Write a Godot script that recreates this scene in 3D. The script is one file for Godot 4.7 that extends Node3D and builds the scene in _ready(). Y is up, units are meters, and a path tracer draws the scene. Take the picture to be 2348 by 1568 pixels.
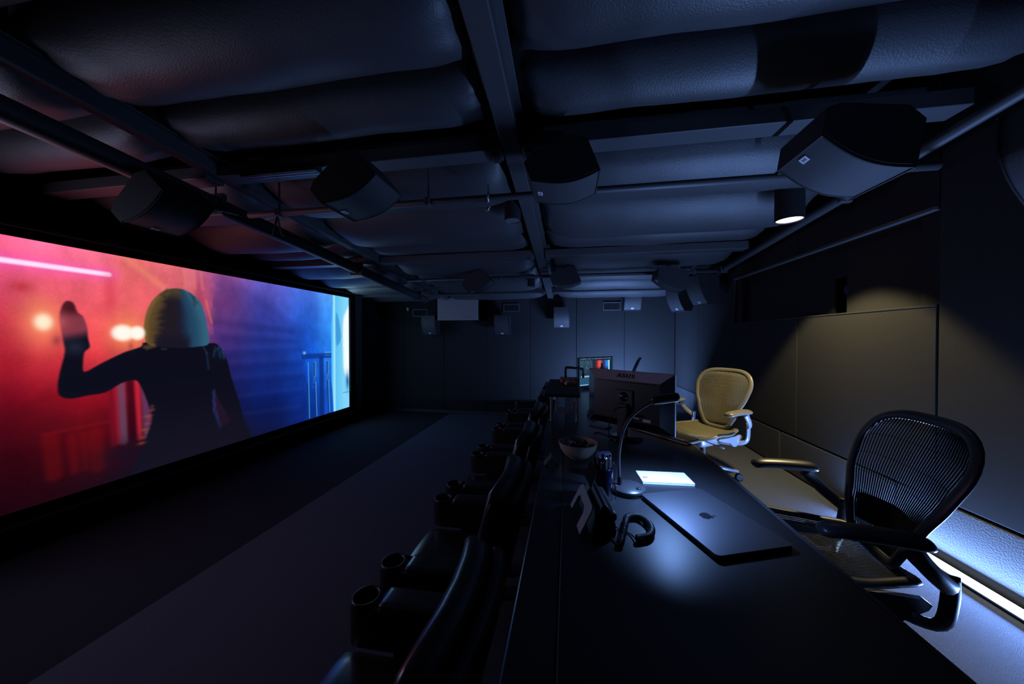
extends Node3D
# A dark screening room: x runs from the screen wall (-4.45) to the rear wall (2.19), depth d = -z runs along the desk to the far wall (7.33).
# y = 0 is the raised floor the desk stands on; the seats stand on the lower floor.

const LOW := -0.39          # height of the lower floor
const DESK := 0.76          # height of the desk top
const X_SCREEN := -4.45
const X_RIGHT := 2.19
const D_BACK := 7.33
const D_FRONT := -2.4

var M := {}
var taken := {}


func _ready() -> void:
	# ---------------------------------------------------------------- camera, environment, large lights
	var cam := Camera3D.new()
	cam.name = "camera"
	cam.position = Vector3(0, 1.35, 0)
	cam.rotation = Vector3(deg_to_rad(-0.68), atan(128.0 / 760.0), 0)
	cam.fov = rad_to_deg(2.0 * atan(784.0 / 760.0))
	cam.near = 0.03
	cam.far = 60.0
	add_child(cam)
	cam.current = true
	var env := Environment.new()
	env.background_mode = Environment.BG_COLOR
	env.background_color = Color.BLACK
	env.tonemap_mode = Environment.TONE_MAPPER_LINEAR
	env.tonemap_exposure = 1.0
	env.sdfgi_enabled = true
	env.ssao_enabled = true
	env.ssil_enabled = true
	var we := WorldEnvironment.new()
	we.name = "environment"
	we.environment = env
	add_child(we)

	materials()
	room()
	ceiling()
	screen()
	desk()
	cinema_seats()
	office_chairs()
	speakers()
	ceiling_fittings()
	wall_fittings()
	lamps()
	desk_things()


# ==================================================================== helpers

func at(x: float, y: float, d: float) -> Vector3:
	return Vector3(x, y, -d)


func lin(r: float, g: float, b: float) -> Color:
	return Color(r, g, b).linear_to_srgb()


func mat(called: String, c: Color, rough := 0.6, metal := 0.0, spec := 0.5) -> StandardMaterial3D:
	var m := StandardMaterial3D.new()
	m.resource_name = called
	m.albedo_color = c
	m.roughness = rough
	m.metallic = metal
	m.metallic_specular = spec
	M[called] = m
	return m


func glow(called: String, c: Color, energy: float) -> StandardMaterial3D:
	var m := mat(called, lin(0.5, 0.5, 0.5), 0.5)
	m.emission_enabled = true
	m.emission = c
	m.emission_energy_multiplier = energy
	return m


func noise_tex(seed_: int, freq: float, octaves: int, size := 512, type := FastNoiseLite.TYPE_SIMPLEX, lo := 0.0, hi := 1.0) -> NoiseTexture2D:
	var n := FastNoiseLite.new()
	n.seed = seed_
	n.noise_type = type
	n.frequency = freq
	n.fractal_octaves = octaves
	var t := NoiseTexture2D.new()
	t.width = size
	t.height = size
	t.seamless = true
	t.noise = n
	if lo != 0.0 or hi != 1.0:
		var g := Gradient.new()
		g.set_color(0, Color(lo, lo, lo))
		g.set_color(1, Color(hi, hi, hi))
		t.color_ramp = g
	return t


func relief(m: StandardMaterial3D, tex: Texture2D, depth_cm: float, scale: float, tint: Texture2D = null) -> void:
	m.uv1_triplanar = true
	m.uv1_world_triplanar = true
	m.uv1_scale = Vector3.ONE * scale
	if depth_cm > 0.0:
		m.heightmap_enabled = true
		m.heightmap_texture = tex
		m.heightmap_scale = depth_cm
	if tint:
		m.albedo_texture = tint


func numbered(called: String) -> String:
	var n: int = taken.get(called, 0)
	taken[called] = n + 1
	return called if n == 0 else "%s_%03d" % [called, n]


func tag(o: Node, label := "", category := "", group := "", kind := "") -> Node:
	if label:
		o.set_meta("label", label)
	if category:
		o.set_meta("category", category)
	if group:
		o.set_meta("group", group)
	if kind:
		o.set_meta("kind", kind)
	return o


func thing(called: String, label: String, category: String, where := Vector3.ZERO, turn := 0.0, group := "") -> Node3D:
	var o := Node3D.new()
	o.name = numbered(called)
	add_child(o)
	o.position = where
	o.rotation.y = turn
	tag(o, label, category, group)
	return o


func part(called: String, mesh: Mesh, m: Material, parent: Node, pos := Vector3.ZERO, basis := Basis.IDENTITY) -> MeshInstance3D:
	var o := MeshInstance3D.new()
	o.name = called
	o.mesh = mesh
	o.material_override = m
	o.transform = Transform3D(basis, pos)
	parent.add_child(o, true)
	return o


func single(called: String, mesh: Mesh, m: Material, label: String, category: String, pos := Vector3.ZERO, basis := Basis.IDENTITY, group := "") -> MeshInstance3D:
	var o := part(numbered(called), mesh, m, self, pos, basis)
	tag(o, label, category, group)
	return o


func struct(called: String, label: String, category: String) -> Node3D:
	var o := Node3D.new()
	o.name = numbered(called)
	add_child(o)
	tag(o, label, category, "", "structure")
	return o


func copy(o: Node3D, stem: String, label: String, where: Vector3, turn := 0.0) -> Node3D:
	var c: Node3D = o.duplicate()
	c.name = numbered(stem)
	add_child(c)
	c.position = where
	c.rotation.y = turn
	c.set_meta("label", label)
	return c


func st_new(smooth := false) -> SurfaceTool:
	var st := SurfaceTool.new()
	st.begin(Mesh.PRIMITIVE_TRIANGLES)
	st.set_smooth_group(0 if smooth else 0xFFFFFFFF)
	return st


func done(st: SurfaceTool) -> ArrayMesh:
	st.generate_normals()
	return st.commit()


func quad(st: SurfaceTool, a: Vector3, b: Vector3, c: Vector3, d: Vector3) -> void:
	# a, b, c, d clockwise as seen from outside
	st.add_vertex(a); st.add_vertex(b); st.add_vertex(c)
	st.add_vertex(a); st.add_vertex(c); st.add_vertex(d)


func facing_quad(st: SurfaceTool, a: Vector3, b: Vector3, c: Vector3, d: Vector3, out: Vector3) -> void:
	if (b - a).cross(c - a).dot(out) > 0.0:
		quad(st, a, d, c, b)
	else:
		quad(st, a, b, c, d)


func facing_tri(st: SurfaceTool, a: Vector3, b: Vector3, c: Vector3, out: Vector3) -> void:
	if (b - a).cross(c - a).dot(out) > 0.0:
		var t := b
		b = c
		c = t
	st.add_vertex(a); st.add_vertex(b); st.add_vertex(c)


var box_cache := {}

# a box with chamfered edges, centred
func box(size: Vector3, bevel := 0.003) -> ArrayMesh:
	var key := str(size) + str(bevel)
	if box_cache.has(key):
		return box_cache[key]
	var st := st_new()
	add_box(st, Vector3.ZERO, size, bevel)
	box_cache[key] = done(st)
	return box_cache[key]


func add_box(st: SurfaceTool, mid: Vector3, size: Vector3, bevel := 0.003, bs := Basis.IDENTITY) -> void:
	var h := size / 2.0
	var b: float = min(bevel, min(h.x, min(h.y, h.z)) * 0.6)
	var ax := [Vector3.RIGHT, Vector3.UP, Vector3.BACK]
	for i in 3:
		var j: int = (i + 1) % 3
		var k: int = (i + 2) % 3
		for s in [-1.0, 1.0]:
			var n: Vector3 = ax[i] * s
			var c: Vector3 = n * h[i]
			var p: Vector3 = ax[j] * (h[j] - b)
			var q: Vector3 = ax[k] * (h[k] - b)
			facing_quad(st, mid + bs * (c - p - q), mid + bs * (c + p - q), mid + bs * (c + p + q), mid + bs * (c - p + q), bs * n)
	if b <= 0.0:
		return
	for i in 3:
		var j: int = (i + 1) % 3
		var k: int = (i + 2) % 3
		for sj in [-1.0, 1.0]:
			for sk in [-1.0, 1.0]:
				var e: Vector3 = ax[i] * (h[i] - b)
				var p: Vector3 = ax[j] * sj * h[j] + ax[k] * sk * (h[k] - b)
				var q: Vector3 = ax[j] * sj * (h[j] - b) + ax[k] * sk * h[k]
				facing_quad(st, mid + bs * (p - e), mid + bs * (p + e), mid + bs * (q + e), mid + bs * (q - e), bs * (ax[j] * sj + ax[k] * sk))
	for sx in [-1.0, 1.0]:
		for sy in [-1.0, 1.0]:
			for sz in [-1.0, 1.0]:
				var o := Vector3(sx, sy, sz)
				facing_tri(st, mid + bs * (o * Vector3(h.x, h.y - b, h.z - b)), mid + bs * (o * Vector3(h.x - b, h.y, h.z - b)), mid + bs * (o * Vector3(h.x - b, h.y - b, h.z)), bs * o)


# a soft, rounded box; bend (optional) moves each point
func soft_box(size: Vector3, radius: float, n := 6, bend = null) -> ArrayMesh:
	var st := st_new(true)
	var h := size / 2.0
	var inner := Vector3(max(h.x - radius, 0.0), max(h.y - radius, 0.0), max(h.z - radius, 0.0))
	var ax := [Vector3.RIGHT, Vector3.UP, Vector3.BACK]
	var steps: Array[float] = []
	# grid lines crowd toward the rounded edges
	for i in n + 1:
		var t := -1.0 + 2.0 * i / n
		steps.append(sign(t) * (1.0 - pow(1.0 - abs(t), 1.6)))
	for i in 3:
		var j: int = (i + 1) % 3
		var k: int = (i + 2) % 3
		for s in [-1.0, 1.0]:
			for a in n:
				for b in n:
					var pts := []
					for ab in [[a, b], [a + 1, b], [a + 1, b + 1], [a, b + 1]]:
						var p: Vector3 = ax[i] * s * h[i] + ax[j] * steps[ab[0]] * h[j] + ax[k] * steps[ab[1]] * h[k]
						var core := p.clamp(-inner, inner)
						var o := p - core
						if o.length() > 1e-6:
							p = core + o.normalized() * min(radius, min(h.x, min(h.y, h.z)))
						if bend != null:
							p = bend.call(p)
						pts.append(p)
					var out: Vector3 = ax[i] * s
					facing_quad(st, pts[0], pts[1], pts[2], pts[3], out)
	return done(st)


func tube(points: Array, radius, sides := 8, closed := false, flat := 1.0, flat_dir := Vector3.UP) -> ArrayMesh:
	var st := st_new(true)
	add_tube(st, points, radius, sides, closed, flat, flat_dir)
	return done(st)


# radius: a number or an array, one for each point; flat squeezes the section along flat_dir
func add_tube(st: SurfaceTool, points: Array, radius, sides := 8, closed := false, flat := 1.0, flat_dir := Vector3.UP) -> void:
	var n := points.size()
	var rings := []
	var side := Vector3.ZERO
	for i in n:
		var a: Vector3 = points[(i - 1 + n) % n] if closed or i > 0 else points[0]
		var b: Vector3 = points[(i + 1) % n] if closed or i < n - 1 else points[n - 1]
		var t := (b - a).normalized()
		if side == Vector3.ZERO or flat != 1.0:
			side = flat_dir.cross(t)
			if side.length() < 0.01:
				side = Vector3.RIGHT.cross(t) if absf(t.x) < 0.9 else Vector3.BACK.cross(t)
		side = (side - t * side.dot(t)).normalized()
		var up := t.cross(side).normalized()
		var r: float = radius[i] if radius is Array else radius
		var ring := []
		for k in sides:
			var w := TAU * k / sides
			ring.append(points[i] + side * cos(w) * r + up * sin(w) * r * flat)
		rings.append(ring)
	for i in (n if closed else n - 1):
		var p: Array = rings[i]
		var q: Array = rings[(i + 1) % n]
		for k in sides:
			var k2 := (k + 1) % sides
			var mid: Vector3 = (p[k] + p[k2] + q[k] + q[k2]) / 4.0
			facing_quad(st, p[k], p[k2], q[k2], q[k], mid - (points[i] + points[(i + 1) % n]) / 2.0)
	if not closed:
		for e in [0, n - 1]:
			var out: Vector3 = points[e] - points[1 if e == 0 else n - 2]
			for k in sides:
				facing_tri(st, points[e], rings[e][k], rings[e][(k + 1) % sides], out)


# profile: [radius, height] pairs round the y axis
func lathe(profile: Array, segs := 24, smooth := true) -> ArrayMesh:
	var st := st_new(smooth)
	for i in profile.size() - 1:
		var a: Array = profile[i]
		var b: Array = profile[i + 1]
		# runs of a profile that go up have their outside at the larger radius
		var n2 := Vector2(b[1] - a[1], -(b[0] - a[0]))
		for k in segs:
			var w0 := TAU * k / segs
			var w1 := TAU * (k + 1) / segs
			var u0 := Vector3(cos(w0), 0, sin(w0))
			var u1 := Vector3(cos(w1), 0, sin(w1))
			var um := (u0 + u1) / 2.0
			var out := um * n2.x + Vector3.UP * n2.y
			var p00: Vector3 = u0 * a[0] + Vector3.UP * a[1]
			var p10: Vector3 = u1 * a[0] + Vector3.UP * a[1]
			var p11: Vector3 = u1 * b[0] + Vector3.UP * b[1]
			var p01: Vector3 = u0 * b[0] + Vector3.UP * b[1]
			if a[0] > 1e-6:
				facing_tri(st, p00, p10, p11 if b[0] > 1e-6 else p01, out)
			if b[0] > 1e-6:
				facing_tri(st, p00, p11, p01, out)
	return done(st)


# an outline in the xy plane, extruded from z = 0 to z = depth
func prism(outline: PackedVector2Array, depth: float, bs := Basis.IDENTITY) -> ArrayMesh:
	var st := st_new()
	add_prism(st, outline, depth, bs)
	return done(st)


func add_prism(st: SurfaceTool, outline: PackedVector2Array, depth: float, bs := Basis.IDENTITY, off := Vector3.ZERO) -> void:
	var tris := Geometry2D.triangulate_polygon(outline)
	for i in range(0, tris.size(), 3):
		for z in [0.0, depth]:
			var p := []
			for k in 3:
				var v := outline[tris[i + k]]
				p.append(off + bs * Vector3(v.x, v.y, z))
			facing_tri(st, p[0], p[1], p[2], bs * Vector3(0, 0, -1.0 if z == 0.0 else 1.0) * sign(depth))
	var ccw := not Geometry2D.is_polygon_clockwise(outline)
	for i in outline.size():
		var a := outline[i]
		var b := outline[(i + 1) % outline.size()]
		var e := b - a
		var nrm := Vector3(e.y, -e.x, 0) * (1.0 if ccw else -1.0)
		facing_quad(st, off + bs * Vector3(a.x, a.y, 0), off + bs * Vector3(b.x, b.y, 0), off + bs * Vector3(b.x, b.y, depth), off + bs * Vector3(a.x, a.y, depth), bs * nrm)


func smooth_line(pts: Array, per := 6, closed := false) -> Array:
	var out := []
	var n := pts.size()
	for i in (n if closed else n - 1):
		var p0 = pts[(i - 1 + n) % n] if closed or i > 0 else pts[i]
		var p1 = pts[i]
		var p2 = pts[(i + 1) % n]
		var p3 = pts[(i + 2) % n] if closed or i < n - 2 else pts[(i + 1) % n]
		for k in per:
			var t := float(k) / per
			out.append(0.5 * ((2.0 * p1) + (p2 - p0) * t + (2.0 * p0 - 5.0 * p1 + 4.0 * p2 - p3) * t * t + (3.0 * p1 - p0 - 3.0 * p2 + p3) * t * t * t))
	if not closed:
		out.append(pts[n - 1])
	return out


func cyl(r: float, h: float, segs := 20, r_top := -1.0, bevel := 0.002) -> ArrayMesh:
	var rt := r if r_top < 0.0 else r_top
	return lathe([[0.0, 0.0], [r - bevel, 0.0], [r, bevel], [rt, h - bevel], [rt - bevel, h], [0.0, h]], segs, false)


func curve_y(keys: Array, t: float) -> float:
	for i in keys.size() - 1:
		if t <= keys[i + 1][0]:
			var u: float = (t - keys[i][0]) / (keys[i + 1][0] - keys[i][0])
			return lerpf(keys[i][1], keys[i + 1][1], u * u * (3.0 - 2.0 * u))
	return keys[-1][1]


# ==================================================================== materials

func materials() -> void:
	var fine := noise_tex(3, 0.09, 3, 512)
	var weave := noise_tex(5, 0.25, 2, 512, FastNoiseLite.TYPE_VALUE)
	var tuft := noise_tex(8, 0.18, 3, 512, FastNoiseLite.TYPE_CELLULAR)
	var patchy := noise_tex(11, 0.012, 4, 512, FastNoiseLite.TYPE_SIMPLEX, 0.88, 1.0)
	var speckle := noise_tex(12, 0.2, 3, 512, FastNoiseLite.TYPE_SIMPLEX, 0.55, 1.0)
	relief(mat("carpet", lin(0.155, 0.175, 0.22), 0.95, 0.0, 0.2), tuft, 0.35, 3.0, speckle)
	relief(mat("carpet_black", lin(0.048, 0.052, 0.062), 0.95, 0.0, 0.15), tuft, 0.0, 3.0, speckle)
	relief(mat("wall_felt", lin(0.05, 0.05, 0.05), 0.9, 0.0, 0.2), weave, 0.0, 2.2, speckle)
	relief(mat("wall_leather", lin(0.05, 0.05, 0.052), 0.55, 0.0, 0.4), fine, 0.1, 1.6)
	mat("black_paint", lin(0.018, 0.018, 0.019), 0.8, 0.0, 0.3)
	mat("velvet", lin(0.008, 0.008, 0.009), 0.95, 0.0, 0.1)
	relief(mat("ceiling_fabric", lin(0.042, 0.042, 0.045), 0.52, 0.0, 0.5), fine, 0.12, 1.8)
	mat("steel_black", lin(0.05, 0.05, 0.053), 0.5, 0.0, 0.5)
	mat("pipe_black", lin(0.04, 0.04, 0.043), 0.55, 0.0, 0.5)
	mat("zinc", lin(0.32, 0.32, 0.33), 0.4, 0.7)
	mat("speaker_box", lin(0.02, 0.02, 0.021), 0.6, 0.0, 0.4)
	relief(mat("speaker_grille", lin(0.032, 0.032, 0.035), 0.5, 0.0, 0.5), noise_tex(21, 0.5, 1, 256, FastNoiseLite.TYPE_CELLULAR), 0.15, 14.0)
	mat("silver_print", lin(0.55, 0.55, 0.58), 0.4)
	mat("grey_panel", lin(0.28, 0.25, 0.25), 0.6)
	var dk := mat("desk_top", lin(0.013, 0.013, 0.0145), 0.38, 0.0, 0.5)
	dk.clearcoat_enabled = false
	mat("desk_edge", lin(0.06, 0.06, 0.065), 0.45)
	mat("desk_strip", lin(0.03, 0.03, 0.033), 0.25)
	mat("desk_body", lin(0.02, 0.02, 0.021), 0.7)
	var lea := mat("leather", lin(0.016, 0.016, 0.017), 0.32, 0.0, 0.6)
	lea.rim_enabled = false
	mat("plastic_black", lin(0.016, 0.016, 0.017), 0.4)
	mat("gloss_black", lin(0.01, 0.01, 0.011), 0.12)
	mat("graphite", lin(0.022, 0.023, 0.028), 0.42)
	mat("mesh_dark", lin(0.014, 0.0145, 0.017), 0.55, 0.0, 0.3)
	mat("mesh_smoke", lin(0.15, 0.135, 0.08), 0.5)
	mat("frame_smoke", lin(0.17, 0.155, 0.11), 0.35)
	mat("alloy", lin(0.38, 0.39, 0.42), 0.35, 0.3)
	mat("arm_pad", lin(0.03, 0.03, 0.033), 0.35)
	mat("laptop_grey", lin(0.17, 0.17, 0.19), 0.36, 0.95)
	mat("laptop_side", lin(0.03, 0.03, 0.033), 0.45, 0.3)
	mat("mark_black", lin(0.006, 0.006, 0.007), 0.25)
	mat("paper", lin(0.82, 0.82, 0.82), 0.8)
	mat("print_red", lin(0.1, 0.008, 0.03), 0.7)
	mat("lamp_black", lin(0.03, 0.03, 0.032), 0.35)
	mat("monitor_back", lin(0.012, 0.012, 0.013), 0.35)
	mat("monitor_grey", lin(0.4, 0.39, 0.4), 0.45)
	mat("monitor_edge", lin(0.3, 0.3, 0.31), 0.4)
	mat("phone_grey", lin(0.2, 0.19, 0.2), 0.5)
	relief(mat("bowl_wood", lin(0.42, 0.35, 0.26), 0.6), noise_tex(51, 0.03, 3, 256), 0.02, 6.0)
	mat("wrap_purple", lin(0.1, 0.015, 0.11), 0.3, 0.4)
	mat("wrap_silver", lin(0.5, 0.5, 0.53), 0.25, 0.8)
	mat("wrap_dark", lin(0.03, 0.02, 0.025), 0.3, 0.3)
	mat("cup_blue", lin(0.006, 0.006, 0.022), 0.15)
	mat("navy", lin(0.03, 0.03, 0.07), 0.5)
	mat("red", lin(0.45, 0.02, 0.02), 0.45)
	mat("orange", lin(0.5, 0.1, 0.02), 0.45)
	mat("cream", lin(0.4, 0.3, 0.18), 0.6)
	mat("key_black", lin(0.025, 0.025, 0.027), 0.5)
	mat("key_white", lin(0.35, 0.34, 0.35), 0.5)
	mat("lens_purple", lin(0.05, 0.03, 0.14), 0.08)
	glow("led_glow", Color(0.76, 0.86, 1.0), 6.0)
	glow("warm_glow", Color(1.0, 0.93, 0.78), 2.2)
	glow("lamp_glow", Color(0.85, 0.91, 1.0), 0.8)


# ==================================================================== room

func slab(called: String, x0: float, x1: float, y0: float, y1: float, d0: float, d1: float, m: Material, parent: Node, bevel := 0.004) -> MeshInstance3D:
	return part(called, box(Vector3(x1 - x0, y1 - y0, d1 - d0), bevel), m, parent, at((x0 + x1) / 2, (y0 + y1) / 2, (d0 + d1) / 2))


func room() -> void:
	var o := struct("floor", "grey-blue carpet on the low floor in front of the seats, black along the screen", "floor")
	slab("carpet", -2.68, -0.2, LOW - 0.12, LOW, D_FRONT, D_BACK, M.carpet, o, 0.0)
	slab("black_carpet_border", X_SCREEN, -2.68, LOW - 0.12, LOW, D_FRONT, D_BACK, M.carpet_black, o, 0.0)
	o = struct("floor_riser", "grey carpeted raised floor behind the desk along the panelled wall", "floor")
	slab("carpet", -0.2, X_RIGHT, -0.5, 0.0, D_FRONT, D_BACK, M.carpet, o, 0.004)

	# far wall: upholstered panels about a metre wide
	o = struct("wall_back", "far wall of tall dark blue-grey fabric panels behind the speakers", "wall")
	slab("backing", X_SCREEN - 0.15, X_RIGHT + 0.15, LOW - 0.1, 3.1, D_BACK + 0.03, D_BACK + 0.18, M.black_paint, o, 0.0)
	var edge := X_RIGHT
	while edge > X_SCREEN + 0.05:
		var lo: float = max(edge - 1.005, X_SCREEN)
		slab("fabric_panel", lo + 0.004, edge - 0.004, LOW + 0.07, 2.27, D_BACK, D_BACK + 0.03, M.wall_felt, o, 0.006)
		edge = lo
	slab("top_rail", X_SCREEN, X_RIGHT, 2.28, 2.34, D_BACK - 0.03, D_BACK + 0.03, M.black_paint, o)
	o = struct("baseboard_back", "black skirting along the foot of the far wall", "baseboard")
	slab("board", X_SCREEN, -0.2, LOW, LOW + 0.07, D_BACK - 0.015, D_BACK + 0.03, M.steel_black, o)

	# wall behind the camera
	o = struct("wall_front", "dark wall at the near end of the room", "wall")
	slab("backing", X_SCREEN - 0.15, X_RIGHT + 0.15, LOW - 0.1, 3.1, D_FRONT - 0.15, D_FRONT, M.black_paint, o, 0.0)

	# screen wall
	o = struct("wall_left", "black wall that carries the projection screen", "wall")
	slab("backing", X_SCREEN - 0.15, X_SCREEN, LOW - 0.1, 3.1, D_FRONT, D_BACK, M.velvet, o, 0.0)

	# rear wall: leather wainscot, felt panels, a recess with the projection window
	o = struct("wall_right", "rear wall of felt panels above a padded wainscot", "wall")
	slab("backing", X_RIGHT + 0.2, X_RIGHT + 0.35, -0.1, 3.1, D_FRONT, D_BACK, M.black_paint, o, 0.0)
	var joint := 7.33
	var lower := 7.33 + 0.25
	while lower > D_FRONT:
		var a: float = max(lower - 1.235, D_FRONT)
		if min(lower, D_BACK) - a > 0.05:
			slab("wainscot_panel", X_RIGHT, X_RIGHT + 0.2, 0.0, 0.38, a + 0.003, min(lower, D_BACK) - 0.003, M.wall_leather, o, 0.014)
		lower = a
	while joint > D_FRONT + 0.05:
		var a: float = max(joint - 1.235, D_FRONT)
		var window := joint < 4.9 and a > 2.3
		slab("felt_panel", X_RIGHT, X_RIGHT + 0.2, 0.39, 1.54 if window else 3.05, a + 0.003, joint - 0.003, M.wall_felt, o, 0.006)
		if window:
			slab("felt_panel", X_RIGHT, X_RIGHT + 0.2, 2.145, 3.05, a + 0.003, joint - 0.003, M.wall_felt, o, 0.006)
		joint = a

	# projection window: dark boards set back in the wall, one dark slot with a lens behind it
	o = struct("window_1", "projection window recess with sliding dark boards above the felt panels", "window")
	slab("sill", X_RIGHT - 0.004, X_RIGHT + 0.2, 1.54, 1.553, 2.395, 4.86, M.wall_felt, o, 0.003)
	slab("head_trim", X_RIGHT - 0.02, X_RIGHT + 0.2, 2.12, 2.145, 2.395, 4.86, M.steel_black, o, 0.003)
	slab("jamb", X_RIGHT + 0.03, X_RIGHT + 0.2, 1.553, 2.12, 2.395, 2.52, M.wall_felt, o, 0.003)
	slab("jamb", X_RIGHT + 0.03, X_RIGHT + 0.2, 1.553, 2.12, 4.72, 4.86, M.black_paint, o, 0.003)
	slab("sliding_board", X_RIGHT + 0.1, X_RIGHT + 0.12, 1.553, 2.12, 2.53, 3.19, M.wall_felt, o, 0.002)
	slab("sliding_board", X_RIGHT + 0.1, X_RIGHT + 0.12, 1.553, 2.12, 3.32, 4.05, M.black_paint, o, 0.002)
	slab("sliding_board", X_RIGHT + 0.1, X_RIGHT + 0.12, 1.553, 2.12, 4.05, 4.72, M.black_paint, o, 0.002)
	slab("slot_head", X_RIGHT + 0.1, X_RIGHT + 0.12, 1.86, 2.12, 3.19, 3.32, M.black_paint, o, 0.002)
	part("projector_lens", lathe([[0.0, 0.03], [0.03, 0.026], [0.05, 0.012], [0.055, 0.0], [0.055, -0.02]], 24), M.lens_purple, o, at(X_RIGHT + 0.16, 1.76, 3.24), Basis(Vector3.BACK, PI / 2))


# ==================================================================== ceiling

func roof_y(d: float) -> float:
	return 1.35 + 1.52 - 0.079 * d


func ceiling() -> void:
	var o := struct("ceiling", "sloping black ceiling hung with sagging fabric pillows", "ceiling")
	var st := st_new()
	var a := at(X_SCREEN - 0.15, 3.12, D_FRONT - 0.15)
	var b := at(X_RIGHT + 0.35, 3.12, D_BACK + 0.2)
	add_box(st, (a + b) / 2 + Vector3(0, 0.05, 0), (b - a).abs() + Vector3(0, 0.1, 0), 0.0)
	part("slab", done(st), M.black_paint, o)
	var rows := [[-1.1, -0.38], [-0.33, 0.37], [0.42, 1.08], [1.13, 1.62], [1.67, 2.02], [2.3, 3.0], [3.05, 3.76], [3.81, 4.18], [4.42, 5.05], [5.1, 5.7], [5.75, 6.33], [6.56, 7.1]]
	var bays := [[-4.4, -2.75], [-2.55, -0.46], [-0.24, 2.1]]
	var n := 0
	for row in rows:
		for bay in bays:
			n += 1
			part("fabric_pillow", pillow(bay[0], bay[1], row[0], row[1], n), M.ceiling_fabric, o)

	# steel frame under the pillows: three long beams, cross beams, following the slope
	var tilt := Basis(Vector3.RIGHT, -atan(0.079))
	for g in [[-0.36, 0.115, 0.11, "wide black ceiling beam running down the middle of the room"], [-2.63, 0.09, 0.1, "black ceiling beam between the pipe and the middle of the room"]]:
		var m := (D_FRONT + D_BACK) / 2.0
		var beam := struct("ceiling_beam", g[3], "beam")
		part("web", box(Vector3(g[1], g[2], D_BACK - D_FRONT - 0.1), 0.006), M.steel_black, beam, at(g[0], roof_y(m) - 0.08, m), tilt)
		part("flange", box(Vector3(g[1] + 0.07, 0.012, D_BACK - D_FRONT - 0.1), 0.003), M.steel_black, beam, at(g[0], roof_y(m) - 0.03, m), tilt)
	for d in [2.16, 4.3, 6.45]:
		var beam := struct("ceiling_beam", {2.16: "black cross beam over the desk lamp and bowl", 4.3: "black cross beam over the far office chair", 6.45: "black cross beam close to the far wall"}[d], "beam")
		for span in [[-4.4, -2.69], [-2.57, -0.43], [-0.29, 2.08]]:
			part("segment", box(Vector3(span[1] - span[0], 0.09, 0.14), 0.004), M.steel_black, beam, at((span[0] + span[1]) / 2, roof_y(d) - 0.1, d))
		for x in [-0.47, -0.25]:
			part("joint_bracket", box(Vector3(0.05, 0.16, 0.1), 0.004), M.steel_black, beam, at(x, roof_y(d) - 0.09, d))


func pillow(x0: float, x1: float, d0: float, d1: float, sd: int) -> ArrayMesh:
	var nx := 26
	var nd := 12
	var noise := FastNoiseLite.new()
	noise.seed = sd
	noise.frequency = 1.6
	noise.fractal_octaves = 3
	var rng := RandomNumberGenerator.new()
	rng.seed = sd * 77
	var sag := rng.randf_range(0.19, 0.23) * clampf((d1 - d0) / 0.7, 0.6, 1.1)
	var st := st_new(true)
	var p := []
	for i in nx + 1:
		var row := []
		for k in nd + 1:
			var u := float(i) / nx
			var v := float(k) / nd
			var x := lerpf(x0, x1, u)
			var d := lerpf(d0 + 0.01, d1 - 0.01, v)
			var across := pow(maxf(0.0, sin(PI * v)), 0.7)
			var end_x: float = min(x - x0, x1 - x)
			var ends := 1.0 - exp(-end_x / 0.09)
			var pucker := exp(-end_x / 0.22) * sin(v * 19.0 + sd + 3.0 * noise.get_noise_2d(x * 2.0, d * 3.0)) * 0.012
			var y := roof_y(d) - sag * across * (0.25 + 0.75 * ends) + noise.get_noise_2d(x * 0.7 + sd * 9.0, d * 0.8) * 0.014 + pucker * across
			row.append(at(x, y, d))
		p.append(row)
	for i in nx:
		for k in nd:
			facing_quad(st, p[i][k], p[i + 1][k], p[i + 1][k + 1], p[i][k + 1], Vector3.DOWN)
	# turned-up hems close the bag against the slab
	for i in nx:
		for k in [0, nd]:
			var up := Vector3(0, 0.12, 0)
			facing_quad(st, p[i][k], p[i + 1][k], p[i + 1][k] + up, p[i][k] + up, Vector3(0, 0, 1.0 if k == 0 else -1.0))
	for k in nd:
		for i in [0, nx]:
			var up := Vector3(0, 0.12, 0)
			facing_quad(st, p[i][k], p[i][k + 1], p[i][k + 1] + up, p[i][k] + up, Vector3(-1.0 if i == 0 else 1.0, 0, 0))
	return done(st)


# ==================================================================== the projected picture

const SW := 5.3     # metres of picture across
const SH := 2.22
const PX := 1060    # pixels of picture across
const PY := 444
var pic: Image


func px(m: float) -> float:
	return m * PX / SW


func mix_px(x: int, y: int, c: Color, a: float) -> void:
	if a > 0.002:
		pic.set_pixel(x, y, pic.get_pixel(x, y).lerp(c, minf(a, 1.0)))


func add_glow(x: float, y: float, rx: float, ry: float, c: Color, a: float, power := 2.0) -> void:
	for j in range(maxi(0, int(px(y - 3 * ry))), mini(PY, int(px(y + 3 * ry)) + 1)):
		for i in range(maxi(0, int(px(x - 3 * rx))), mini(PX, int(px(x + 3 * rx)) + 1)):
			var q := pow(absf((i + 0.5) * SW / PX - x) / rx, 2.0) + pow(absf((j + 0.5) * SH / PY - y) / ry, 2.0)
			mix_px(i, j, c, a * exp(-pow(q, power / 2.0)))


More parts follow.
